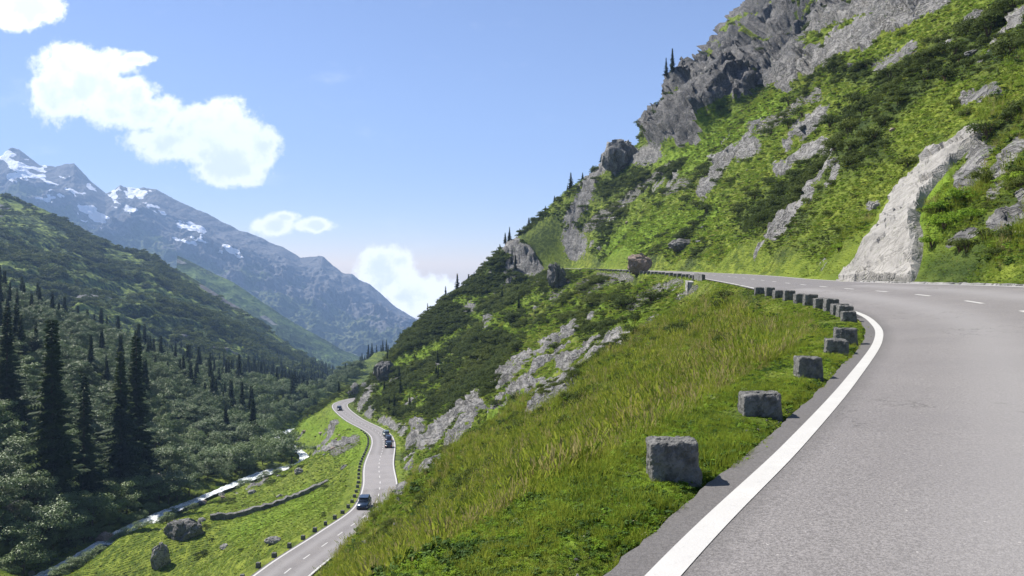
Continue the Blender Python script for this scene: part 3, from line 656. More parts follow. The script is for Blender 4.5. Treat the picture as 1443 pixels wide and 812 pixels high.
def spruce_me(seed, slim=.17, gaps=.12, dens=46):   # unit height spruce crown
    rg = np.random.default_rng(seed); Vs = []
    for li in range(dens):
        h = .07+.93*(li/dens)**.93; rr = slim*1.12*(1-h)**1.0*(.6+.55*rg.random())+.008
        nb = int(9-4*h)
        for b in range(nb):
            if rg.random() < gaps: continue
            a = rg.random()*6.283; L = rr*(.65+.55*rg.random()); ca, sa = math.cos(a), math.sin(a); dr_ = -.32-.25*rg.random()
            k = 7; t = (np.arange(k)+.6)/k; r_ = t*L; z = h+r_*dr_+.35*r_*t*.6
            w = (.012+.028*(1-t))*(1.15-h*.6)+.004
            for side in (-1, 1):
                for j in range(k):
                    c = np.array([ca*r_[j], sa*r_[j], z[j]]); o = np.array([-sa, ca, 0])*side*w[j]*(1+.5*rg.random()); e = np.array([ca, sa, 0])*L/k*.9
                    dz = np.array([0, 0, -.35*w[j]*(1+rg.random())])
                    Vs.append([c-e*.5, c+e*.6, c+o+e*1.1+dz, c+o*.7-e*.1+dz*1.6])
    V = np.array(Vs).reshape(-1, 3); f = np.arange(len(V)).reshape(-1, 4); return mesh('crown', V, f, M['needle'])
def strunk_me(): m = MB(); m.tube([(0, 0, -.08), (0, 0, .3), (0, 0, .93)], [.017, .012, .002], 7); return m.mesh('trunk', M['bark'])
def grass_me(seed, n=26, h=.32, w=.006, spread=.14, mat=None, head=False, lean=.3):
    rg = np.random.default_rng(seed); V = []; f = []
    for i in range(n):
        a = rg.random()*6.28; q = rg.random()**.5*spread; b = np.array([math.cos(a)*q, math.sin(a)*q, -.03]); hh = h*(.55+.6*rg.random()); l = rg.normal(size=2)*lean*hh
        t = rg.random()*3.14; s = np.array([math.cos(t), math.sin(t), 0])*w*(.7+.6*rg.random()); m1 = b+np.array([l[0]*.35, l[1]*.35, hh*.6]); tip = b+np.array([l[0], l[1], hh])
        k = len(V); V += [b-s, b+s, m1+s*.8, m1-s*.8, tip+s*.12, tip-s*.12]; f += [(k, k+1, k+2, k+3), (k+3, k+2, k+4, k+5)]
        if head:
            k = len(V); d = tip-m1; d /= np.linalg.norm(d); V += [tip-s*2.2-d*.02, tip+s*2.2-d*.02, tip+s*1.6+d*.06, tip-s*1.2+d*.07]; f += [(k, k+1, k+2, k+3)]
    return mesh('tuft', V, np.array(f), mat)
def herb_me(seed, n=60, size=.035, mat=None):
    rg = np.random.default_rng(seed); cent = np.array([[0, 0, .02], [.08, .03, .03], [-.06, .06, .05], [.02, -.09, .04]]); V, f = leaf_cloud(cent, np.array([.09, .08, .07, .08]), n, size, rg, .9, .5, .7); return mesh('leaves', V, f, mat)

def instancer(name, label, cat, pts, scl, rot, idx, meshes):
    """a carpet nobody could count: vertices carrying an instance each"""
    c = bpy.data.collections.new(name+'_kinds')
    for i, me in enumerate(meshes):
        o = bpy.data.objects.new(f'{name}_kind_{i:02d}', me); c.objects.link(o)
    me = mesh(name, pts, np.zeros((0, 4), int)) if False else bpy.data.meshes.new(name)
    me.vertices.add(len(pts)); me.vertices.foreach_set('co', np.asarray(pts, np.float32).ravel())
    attr(me, 'scl', scl)
    a = me.attributes.new('rot', 'FLOAT_VECTOR', 'POINT'); a.data.foreach_set('vector', np.asarray(rot, np.float32).ravel())
    a = me.attributes.new('idx', 'INT', 'POINT'); a.data.foreach_set('value', np.asarray(idx, np.int32))
    o = obj(name, me); tag(o, label, cat, kind='stuff')
    g = bpy.data.node_groups.new(name, 'GeometryNodeTree'); g.interface.new_socket('Geometry', in_out='INPUT', socket_type='NodeSocketGeometry'); g.interface.new_socket('Geometry', in_out='OUTPUT', socket_type='NodeSocketGeometry')
    n = g.nodes; l = g.links; gi = n.new('NodeGroupInput'); go = n.new('NodeGroupOutput'); ci = n.new('GeometryNodeCollectionInfo'); ci.inputs['Collection'].default_value = c
    ci.inputs['Separate Children'].default_value = True; ci.inputs['Reset Children'].default_value = True
    ip = n.new('GeometryNodeInstanceOnPoints'); ip.inputs['Pick Instance'].default_value = True
    def na(nm, ty): q = n.new('GeometryNodeInputNamedAttribute'); q.data_type = ty; q.inputs['Name'].default_value = nm; return q.outputs['Attribute']
    mp = n.new('GeometryNodeMeshToPoints'); l.new(gi.outputs[0], mp.inputs['Mesh']); l.new(mp.outputs[0], ip.inputs['Points']); l.new(ci.outputs[0], ip.inputs['Instance'])
    l.new(na('idx', 'INT'), ip.inputs['Instance Index']); l.new(na('scl', 'FLOAT'), ip.inputs['Scale'])
    er = n.new('FunctionNodeEulerToRotation'); l.new(na('rot', 'FLOAT_VECTOR'), er.inputs[0]); l.new(er.outputs[0], ip.inputs['Rotation'])
    l.new(ip.outputs[0], go.inputs[0]); md = o.modifiers.new('carpet', 'NODES'); md.node_group = g
    return o

def inview(m=60): return (TR['V'][:, 1] > 2) & (TR['px'] > -m) & (TR['px'] < 1443+m) & (TR['py'] > -m) & (TR['py'] < 812+m*1.5)
def pick(w, n):
    w = np.maximum(w, 0); s = w.sum(); n = int(min(n, (w > 0).sum())); return RNG.choice(len(w), n, replace=False, p=w/s)
def thin(i, cell):                             # at most one per cell
    V = TR['V'][i]; k = np.floor(V/ (cell[:, None] if isinstance(cell, np.ndarray) else cell)).astype(np.int64); h = k[:, 0]*73856093 ^ k[:, 1]*19349663 ^ k[:, 2]*83492791
    _, u = np.unique(h, return_index=True); return i[u]
VIEW = inview(); SLABM = inpoly(TR['px'], TR['py'], SLABP) & (TR['V'][:, 1] > 20) & (TR['V'][:, 1] < 180); VIEW &= ~SLABM
V_, FREE = TR['V'], TR['free']; Yv = V_[:, 1]

# ---- bushes on the two right-hand slopes
HILL = VIEW & ~TR['bank'] & (Yv > 24) & (Yv < 450) & (FREE > 2.)
xlo, _, _ = at_y(LC, Yv); xri, _, _ = at_y(RV, Yv); MEAD = (V_[:, 0] > xri) & (V_[:, 0] < xlo) & (Yv < 330)
left_zone = (TR['px'] < 740) & (TR['py'] < 640)
w = HILL*TR['area']*(1-TR['rock'])*(TR['shrub']**2.5*np.where(TR['px'] > 980, .38, 1)+.014)*np.where(left_zone, 1.2, 1)*np.where(MEAD, .35, 1)
i = pick(w, 12000); szs = .75+1.5*RNG.random(len(i))**3; szs = szs*np.clip(.6+Yv[i]/260, .6, 1.5); szs = np.where(FREE[i] < 5, np.minimum(szs, .9), szs); szs = np.where(MEAD[i], szs*.6, szs); szs = np.where((Yv[i] < 120) & (TR['py'][i] > 480), np.minimum(szs, .45+.35*RNG.random(len(i))), szs); szs = np.where((Yv[i] < 60) & (TR['py'][i] < 400), np.minimum(szs, 1.), szs)
keep = thin(i, 1.5); o_ = np.isin(i, keep); i, szs = i[o_], szs[o_]
DW = [shrub_me(20+k, M['dwarf'], 1500, .045, 15, .8, .7) for k in range(5)]; DS = stems_me(5)
order = np.argsort(-szs/Yv[i]); i, szs = i[order], szs[order]
nI = 280
def bush_words(px, py, y):
    if py > 560: return 'low dark green bush on the steep slope between the two roads', 'low bushes on the slope between the two roads'
    if px > 990 and py < 400: return 'dark green bush on the sunny hillside above the upper road', 'bushes on the hillside above the upper road'
    if px < 740: return 'dark bush on the wooded spur above the lower road', 'bushes on the wooded spur'
    return 'green bush on the slope near the far stretch of upper road', 'bushes near the far stretch of upper road'
for a, sz in zip(i[:nI], szs[:nI]):   # every bush stands on its own stems
    v = V_[a]; k = random.randrange(5); lb, gr = bush_words(TR['px'][a], TR['py'][a], v[1])
    r0 = empty('dwarf_bush', (v[0], v[1], v[2]-.05*sz), random.random()*6.28, sz*random.uniform(.85, 1.15)); r0.scale.z = sz*random.uniform(.9, 1.3)
    tag(r0, lb, 'bush', gr); obj('foliage', DW[k], r0); obj('stem', DS, r0)
rest = i[nI:]; rs = szs[nI:]
instancer('shrub_thicket', 'dense dark dwarf shrubs carpeting the two hillsides', 'shrubs', V_[rest], rs, np.stack([0*rs, 0*rs, RNG.random(len(rs))*6.28], -1), RNG.integers(0, 5, len(rs)), DW)

# fresh green leafy bushes by the slab, and boulders strewn over meadow and river
HB = [shrub_me(40+k, M['herb'], 1500, .045, 15, .8, .7) for k in range(3)]
for n_, (px, py, sz) in enumerate([(1322, 300, 1.5), (1345, 290, 1.7), (1330, 322, 1.4), (1312, 345, 1.1), (1365, 310, 1.2), (1425, 255, 1.0), (1180, 350, 1.0)]):
    v = find(px, py); r0 = empty('leafy_bush', (v[0], v[1], v[2]-.1), n_*1.7, sz); tag(r0, 'fresh green leafy bush in the patch right of the pale rock slab' if n_ < 5 else ['small fresh green bush high at the right border between grey outcrops', 'small fresh green bush in the grass left of the pale rock slab'][n_-5], 'bush', 'fresh green bushes beside the slab' if n_ < 5 else None)
    obj('foliage', HB[n_ % 3], r0); obj('stem', DS, r0)
BR = [rockmesh('rock', (1, .8, .6), 200+k, M[('rock', 'dark', 'rock', 'brown')[k]], .25, 3, .65) for k in range(4)]
def strew(mask, n, lo, hi, label, group):
    w_ = mask*TR['area']*(FREE > (2. if 'wet' not in label else -1))
    for a in pick(w_, n):
        v = V_[a]; sz = random.uniform(lo, hi)*random.uniform(.6, 1.1); o = obj('boulder', BR[random.randrange(4)]); o.location = (v[0], v[1], v[2]+.1*sz); o.scale = (sz, sz, sz); o.rotation_euler = (0, random.uniform(-.3, .3), random.random()*6.28); tag(o, label, 'rock', group)
strew(VIEW & MEAD & (Yv > 110) & (TR['px'] > 60), 30, .8, 2.6, 'small grey boulder strewn in the meadow between river and lower road', 'boulders strewn in the meadow')
xr_, _, c_ = at_y(RV, Yv); strew(VIEW & (np.abs(V_[:, 0]-xr_) < 4.2) & (Yv > 120) & (Yv < 310), 46, .9, 2.8, 'wet boulder in or beside the white river water', 'boulders in the river bed')
strew(VIEW & (Yv > 40) & (Yv < 330) & (TR['py'] < 380) & (FREE > 4), 40, .6, 2.2, 'loose grey boulder in the grass of the hillside above the upper road', 'boulders on the hillside above the upper road')

# ---- forest on the far bank: leafy bushes and spruces
AL = [alder_me(60+k) for k in range(5)]; AT = trunk_me(4)
SP = [spruce_me(80, .16), spruce_me(81, .20, .2), spruce_me(82, .14, .1), spruce_me(83, .18, .3, 38)]; ST = strunk_me()
def ncc(i_, c): return thin(i_, c)
BANK = (Yv > 100) & TR['bank'] & (TR['px'] > -120) & (TR['px'] < 560) & (Yv < 620) & (TR['py'] < 860)
i = pick(BANK*TR['area']*(FREE > 2.5), 14000); i = thin(i, 5.6)
hgt = 4.+5.*RNG.random(len(i))**1.5; order = np.argsort(-hgt/Yv[i]); i, hgt = i[order], hgt[order]
for a, h in zip(i[:285], hgt[:285]):
    v = V_[a]; r0 = empty('leafy_tree', (v[0], v[1], v[2]-.3), random.random()*6.28, h); r0.scale = (h*1.35, h*1.35, h)
    tag(r0, 'round grey green leafy tree on the shaded bank across the river', 'tree', 'leafy trees on the bank across the river'); k = random.randrange(5)
    obj('crown', AL[k], r0); obj('trunk', AT, r0)
rest, rs = i[285:], hgt[285:]
instancer('leafy_wood', 'mass of grey green leafy bushes further along the far bank', 'woodland', V_[rest], rs*1.15, np.stack([0*rs, 0*rs, RNG.random(len(rs))*6.28], -1), RNG.integers(0, 5, len(rs)), AL)

def spruce(x, y, z, h, label, group=None, k=None, wide=1.):
    r0 = empty('spruce_tree', (x, y, z), random.random()*6.28, h); r0.scale = (h*wide, h*wide, h); tag(r0, label, 'tree', group)
    obj('crown', SP[random.randrange(4) if k is None else k], r0); obj('trunk', ST, r0)
def skyline(px):
    V = TR['V']; m = (np.abs(TR['px']-px) < 3) & (V[:, 1] > 150); i = np.nonzero(m)[0]; return V[i[np.argmin(TR['py'][i])]]
# named ones that stand out
def spruce_px(px, top, bot, d, label, k=None, wide=1.):
    x, y, z = P(px, bot, d); h = (bot-top)/F*d; zt = z+h; zg = ground_z(x, y); zb = min(z, zg); spruce(x, y, zb-.3, max(zt-zb, 3), label, None, k, wide)
spruce_px(73, 443, 640, 178, 'tallest broad black spruce towering at the left of the shaded bank', 0, 1.1)
spruce_px(192, 468, 610, 215, 'tall slim black spruce standing in the middle of the shaded bank', 2)
spruce_px(170, 490, 600, 205, 'shorter black spruce just left of the tall slim one', 1)
spruce_px(10, 427, 560, 200, 'tall dark spruce at the left border of the picture', 1)
spruce_px(118, 520, 640, 190, 'dark spruce between the towering spruce and the slim one', 3)
sk = skyline(802); spruce(sk[0], sk[1], sk[2]-.6, 8, 'lone spruce on the skyline above the far end of upper road', None, 1, 1.15)
sk = skyline(642); spruce(sk[0], sk[1], sk[2]-.8, 10, 'taller of two spruces on the skyline above the wooded spur', None, 1)
sk = skyline(626); spruce(sk[0], sk[1], sk[2]-.8, 7, 'shorter of two spruces on the skyline above the wooded spur', None, 3, 1.1)
sk = skyline(948); spruce(sk[0], sk[1], sk[2]-1., 10, 'upper of two small spruces on the skyline left of the cliff', None, 0)
sk = skyline(937); spruce(sk[0], sk[1], sk[2]-1., 8, 'lower of two small spruces on the skyline left of the cliff', None, 3)
clump = sm(-.05, .25, fbm(V_[:, 0], V_[:, 1]+40, V_[:, 2], 42, 3))
w = BANK*TR['area']*(FREE > 8)*(clump+.03)*np.where(TR['py'] < 640, 1, .15)*np.where(TR['py'] > 500, 1.5, 1)
i = pick(w, 1500); i = thin(i, 5.); i = i[RNG.permutation(len(i))][:270]
for a in i:
    v = V_[a]; spruce(v[0], v[1], v[2]-.4, random.uniform(9, 20), 'dark spruce among the trees of the shaded bank across the river', 'spruces on the bank across the river', None, random.uniform(1., 1.5))
w = HILL*TR['area']*left_zone*(Yv > 230)*np.where(TR['px'] < 745, 1, 0)*np.where(MEAD, 0, 1); i = thin(pick(w, 200), 7)[:46]
for a in i:
    v = V_[a]; spruce(v[0], v[1], v[2]-.4, random.uniform(3.5, 7.5), 'small dark spruce among the bushes of the wooded spur', 'small spruces on the wooded spur')

# low leafy bushes lining the stream
w = VIEW*TR['area']*(np.abs(np.abs(V_[:, 0]-xr_)-4.3) < 1.6)*(Yv > 150)*(Yv < 300)*(TR['px'] > 60)
for a in thin(pick(w, 400), 3.6)[:64]:
    v = V_[a]; h = random.uniform(1.4, 3.2); r0 = empty('streamside_bush', (v[0], v[1], v[2]-.15), random.random()*6.28, h); r0.scale = (h*1.5, h*1.5, h); tag(r0, 'low grey green bush hanging over the bank of the white river', 'bush', 'bushes lining the river')
    obj('foliage', AL[random.randrange(5)], r0); obj('stem', AT, r0)
# ragged fringe of little trees along the edge of the spur
for px in np.concatenate([np.arange(548, 722, 6.5), np.arange(730, 850, 13)]):
    if abs(px-642) < 5 or abs(px-626) < 4 or abs(px-802) < 7: continue
    v = skyline(px+random.uniform(-3, 3)); spruce(v[0], v[1], v[2]-.8, random.uniform(2.2, 5.2), 'small dark spruce among the bushes of the wooded spur' if px < 745 else 'small spruce on the ridge edge left of the rock knob', 'small spruces on the wooded spur' if px < 745 else 'small spruces on the ridge edge', None, random.uniform(1.3, 2.))
strew(VIEW & (Yv > 7) & (Yv < 70) & (V_[:, 0] < np.interp(Yv, UL[:, 1], UL[:, 0])) & (TR['py'] > 470), 46, .12, .55, 'small grey stone half sunk in the grass of the near slope', 'stones in the grass of the near slope')
w = VIEW*TR['area']*(FREE > 3)*(Yv > 12)*(Yv < 70)*(V_[:, 0] < np.interp(Yv, UL[:, 1], UL[:, 0]))*(fbm(V_[:, 0], V_[:, 1]+9, V_[:, 2], 9, 3) > .06); i = thin(pick(w, 1500), .5); n = len(i)
instancer('heath', 'low dark heath and bilberry clumps between the grass of the near slope', 'heath', V_[i]-[0, 0, .06], .28+.4*RNG.random(n), np.stack([np.zeros(n), np.zeros(n), RNG.random(n)*6.28], -1), RNG.integers(0, 5, n), DW)
# ---- grass
gv = VIEW & ~TR['bank'] & (FREE > .03) & (TR['rock'] < .5)
GR = [grass_me(1, 30, .20, .004, .13, M['grass']), grass_me(2, 26, .30, .0045, .14, M['grass']), grass_me(3, 22, .42, .0038, .12, M['drygrass'], True, .22), grass_me(4, 18, .5, .0045, .14, M['grass'], True, .25), herb_me(5, 60, .022, M['herb']), herb_me(6, 60, .04, M['darkherb']), herb_me(7, 26, .012, M['flower'])]
w = gv*(Yv < 75)*(Yv > 1.5)*np.where(V_[:, 0] < np.interp(Yv, UL[:, 1], UL[:, 0]), 1., .5)*np.clip(Yv/14, .25, 1.)*(1-.97*np.clip(TR['scree']*1.5, 0, 1))
i = pick(w, 135000); d = Yv[i]; fr = FREE[i]
q = RNG.random(len(i)); tall = sm(.6, 2.2, fr)
pa = fbm(V_[i, 0], V_[i, 1], 0*d, 1.7, 3); pb = fbm(V_[i, 0]+50, V_[i, 1], 0*d, 5., 3); pc = fbm(V_[i, 0], V_[i, 1]+80, 0*d, .8, 2)
near_st = np.min([np.hypot(V_[i, 0]-x, V_[i, 1]-y) for x, y in NEARPOS], axis=0)
kd = np.where(q < .42, 1, 0); kd = np.where(q > .62-.2*(fr < 1.5), 4, kd); kd = np.where(q > .75, 5, kd); kd = np.where((q > .8) & (tall > .5), 3, kd); kd = np.where((RNG.random(len(i)) < .04+.22*TR['dry'][i]) & (tall > .5), 2, kd)
kd = np.where((pa > .12) & (RNG.random(len(i)) < .75), np.where(pc > 0, 5, 4), kd); kd = np.where((pb < -.12) & (kd < 4) & (RNG.random(len(i)) < .5), 0, kd)
kd = np.where((kd < 4) & (RNG.random(len(i)) < .035), 6, kd)
sc = (.5+.6*RNG.random(len(i)))*(.4+.6*tall)*np.clip(1+pb*2.4+pc*1., .35, 1.7)*np.where(kd >= 4, 1.35, 1)*np.clip(.72+d/80, .72, 1.3); sc = np.where(near_st < .45+d*.02, sc*.5, sc); sc = np.where((d > 18) & (fr < 2.6), sc*.5, sc)
sc = np.where(fr < .5, np.minimum(sc, .75), sc)
rot = np.stack([RNG.normal(size=len(i))*.12, RNG.normal(size=len(i))*.12, RNG.random(len(i))*6.28], -1)
instancer('grass', 'green and brownish alpine grass with seed heads along the verge and slopes', 'grass', V_[i]+np.stack([RNG.normal(size=len(i)), RNG.normal(size=len(i)), np.zeros(len(i))], -1)*((d+6)*.0045)[:, None]*(fr > .12)[:, None], sc, rot, kd, GR)
PB = [rockmesh('pebble', (1, .8, .55), 300+k, M['stone' if k else 'rock'], .2, 2, .7) for k in range(3)]
w = (VIEW & (FREE < .3) & (Yv < 40) & (Yv > 2))*(1-sm(.1, .3, FREE)); i = pick(w, 5000); n = len(i)
instancer('grit', 'loose grit and pebbles along the crumbling asphalt edge', 'grit', V_[i]+np.stack([np.zeros(n), np.zeros(n), .01+0*FREE[i]], -1), .012+.035*RNG.random(n)**3, RNG.random((n, 3))*6, RNG.integers(0, 3, n), PB)
# coarser ground cover further off
GC = [shrub_me(101, M['grass'], 260, .10, 8, .5, .8), shrub_me(102, M['herb'], 260, .11, 8, .45, .8), shrub_me(103, M['dwarf'], 300, .10, 8, .5, .8), shrub_me(104, M['drygrass'], 200, .08, 7, .4, .8)]
w = (VIEW & ~TR['bank'] & (FREE > .6) & (TR['rock'] < .45))*(Yv > 26)*(Yv < 450)*(1-.8*TR['scree'])*(1-.5*TR['shrub'])
i = pick(w, 125000); d = Yv[i]; q = RNG.random(len(i))
kd = np.where(q < .45, 0, 1); kd = np.where(RNG.random(len(i)) < .12+.6*TR['shrub'][i], 2, kd); kd = np.where(RNG.random(len(i)) < .25*TR['dry'][i], 3, kd)
sc = (.26+.36*RNG.random(len(i)))*np.clip(d/150, .28, 1.5)*np.where(kd == 2, 1.25, 1)*np.where(FREE[i] < 2, .5, 1)*np.where(MEAD[i], .45, 1)
instancer('ground_cover', 'low herbs and grass tussocks covering the hillside', 'ground cover', V_[i]-np.array([0, 0, .1])*sc[:, None], sc, np.stack([0*sc, 0*sc, RNG.random(len(i))*6.28], -1), kd, GC)

# ------------------------------------------------------------------ far mountains
def relief(name, sky, base_py, d0, d1, mat, amp, s, px0, px1, nc=900, nr_=420, rough=1., snow=None, rockf=None, curvep=1., seed=0., extra=None):
    sky = np.array(sky, float); px = np.linspace(px0, px1, nc); sp = np.interp(px, sky[:, 0], sky[:, 1]); bp = np.interp(px, *np.array(base_py, float).T)
    v = np.linspace(0, 1.25, nr_); Pv, Vv = np.meshgrid(px, v); S = np.tile(sp, (nr_, 1)); B = np.tile(bp, (nr_, 1))
    d = d0*(d1/d0)**Vv; t = np.clip(Vv, 0, 1)**curvep; py = B+(S-B)*t
    X = (Pv-CX)/F*d; Z = H-(py-HY)/F*d; bk = np.maximum(Vv-1, 0); zc = H-(S-HY)/F*d1; Z = np.where(Vv > 1, zc-bk*d1*1.1, Z); Y = d
    x, y, z = X+seed, Y, Z
    wx = fbm(x, y, z, s*2, 3)*s*.5
    D = (ridged(x+wx, y*.35+wx, z*.6, s, 6, .52)-.25)*amp+fbm(x, y, z, s*.25, 5, .6)*amp*.35*rough
    D *= np.clip((1.02-t)*4, .22, 1)
    A = np.stack([X, Y, Z], -1); 
    A[..., 2] += D*.8; A[..., 1] -= D*.9
    idx = np.arange(nr_*nc).reshape(nr_, nc); f = np.stack([idx[:-1, :-1], idx[:-1, 1:], idx[1:, 1:], idx[1:, :-1]], -1).reshape(-1, 4)
    A = A.reshape(-1, 3); me = mesh(name, A, f, mat, True)
    qx = CX+F*A[:, 0]/A[:, 1]; qy = HY+F*(H-A[:, 2])/A[:, 1]
    nz = fbm(A[:, 0], A[:, 1], A[:, 2], s*.6, 4)
    attr(me, 'rock', rockf(qx, qy, nz) if rockf else 0*qx)
    if snow is not None: attr(me, 'snow', snow(qx, qy, nz))
    tag(obj(name, me), kind='structure'); return A, qx, qy, t.ravel()
fsky = [(-700,120),(-300,170),(-60,215),(0,219),(14,208),(26,209),(55,231),(80,238),(92,234),(106,233),(128,257),(150,274),(172,266),(182,269),(205,267),(222,272),(250,286),(290,302),(340,325),(370,338),(400,352),(425,368),(440,365),(455,364),(472,378),(484,387),(497,391),(507,399),(520,403),(540,418),(560,436),(580,449),(595,458),(610,475),(640,500),(700,540)]
SN = [(10,228,60,240,8),(40,244,82,262,7),(60,268,98,266,4),(100,268,118,276,4),(128,258,156,268,8),(188,272,212,284,6),(118,296,138,306,6),(60,280,90,276,4),(255,316,280,322,5),(250,332,290,342,4),(316,344,336,358,5),(86,250,110,246,4),(20,250,30,260,5),(170,290,190,296,3),(222,292,232,298,3),(60,250,70,260,4)]
mf = mountain_mat('far_mountain_rock', (.075, .10, .035), (.15, .16, .08), (.05, .062, .035), (.17, .165, .165), True, .6)
relief('mountain', fsky, [(-700,700),(0,560),(700,560)], 3000, 5200, mf, 230, 560, -700, 705, 1100, 460, snow=lambda x, y, n: seg(x, y, SN, 4, n*26-3+fbm(x*.8+y*.5, y*2.4-x*.9, 0*x, 16, 5)*22), rockf=lambda x, y, n: sm(-10, 70, (x*.38+262)+24-y+n*60), curvep=1.)
ssky = [(250,360),(330,400),(372,428),(400,447),(440,470),(480,492),(512,505),(540,512),(700,545)]
ms = mountain_mat('spur_green', (.05, .085, .025), (.12, .17, .05), (.025, .04, .018), (.2, .2, .19), False, 1.4)
relief('far_spur', ssky, [(250,600),(700,620)], 1500, 2300, ms, 55, 260, 250, 705, 420, 220, rockf=lambda x, y, n: sm(.15, .4, n))
msky = [(-700,40),(-300,190),(-60,262),(0,276),(30,284),(62,297),(90,310),(120,328),(150,341),(175,352),(200,356),(222,362),(240,378),(262,388),(290,404),(320,424),(350,443),(380,466),(410,489),(440,508),(468,524),(520,560),(600,600)]
mm = mountain_mat('green_mountain', (.06, .095, .025), (.20, .25, .06), (.022, .036, .016), (.17, .17, .17), False, 2.6)
A, qx, qy, tt = relief('green_hill', msky, [(-700,800),(0,620),(300,640),(600,650)], 430, 1250, mm, 42, 170, -700, 600, 1000, 420, rockf=lambda x, y, n: sm(.16, .4, n)*.8, curvep=.8, seed=500)
# thickets on the mid mountain
w = ((qx > -40) & (qx < 520) & (tt < .99) & (qy < 600))*(.04+sm(-.02, .2, fbm(A[:, 0], A[:, 1], A[:, 2], 70, 5))); i = RNG.choice(len(w), 12000, replace=False, p=w/w.sum())
sc = (3+4.*RNG.random(len(i))**2)*np.clip(A[i, 1]/800, .5, 1.3)
instancer('mountain_thicket', 'dark bushes speckling the green mountainside across the valley', 'shrubs', A[i], sc, np.stack([0*sc, 0*sc, RNG.random(len(i))*6.28], -1), RNG.integers(0, 5, len(i)), [shrub_me(120+k, M['dwarf'], 240, .12, 9) for k in range(5)])
# distant spruce wood in the valley mouth and on the lower flank
rg = RNG; n = 1500
w = ((qx > 200) & (qx < 560) & (qy > 520))*1. + ((qx > -20) & (qx < 300) & (qy > 500))*.1; j = rg.choice(len(w), n, replace=False, p=w/w.sum())
instancer('distant_forest', 'distant dark spruce forest at the foot of the green mountain', 'forest', A[j]-[0, 0, 1], 9+8*rg.random(n), np.stack([np.zeros(n), np.zeros(n), rg.random(n)*6.28], -1), rg.integers(0, 4, n), SP)
# wooded shoulder behind the spur, closing the valley
wsky = [(430,575),(480,540),(520,505),(540,497),(560,488),(590,478),(640,470),(760,470)]
mw = mountain_mat('wooded_shoulder', (.02, .035, .014), (.045, .07, .02), (.012, .02, .010), (.12, .12, .12), False, 5)
A2, q2x, q2y, t2 = relief('wooded_hill', wsky, [(430,640),(760,640)], 560, 760, mw, 10, 60, 430, 760, 260, 120, seed=90)
w = (t2 < 1.0)*1.; j = rg.choice(len(w), 900, replace=False, p=w/w.sum()); n = len(j)
instancer('shoulder_forest', 'dark hazy spruces on the wooded shoulder beyond the bend of the lower road', 'forest', A2[j]-[0, 0, 1], 9+7*rg.random(n), np.stack([np.zeros(n), np.zeros(n), rg.random(n)*6.28], -1), rg.integers(0, 4, n), SP)
# valley floor reaching out to the horizon
g = np.array([(-9000, 700, -330), (9000, 700, -330), (9000, 9400, -330), (-9000, 9400, -330)], float)
gx, gy = np.meshgrid(np.linspace(-6800, 6800, 90), np.linspace(-500, 6500, 60)); gz = -1000+25*fbm(gx.ravel(), gy.ravel(), 0*gx.ravel(), 1500, 3)
idx = np.arange(90*60).reshape(60, 90); f = np.stack([idx[:-1, :-1], idx[:-1, 1:], idx[1:, 1:], idx[1:, :-1]], -1).reshape(-1, 4)
me = mesh('terrain', np.stack([gx.ravel(), gy.ravel(), gz], -1), f, ms, True); attr(me, 'rock', 0*gz); tag(obj('terrain', me), kind='structure')

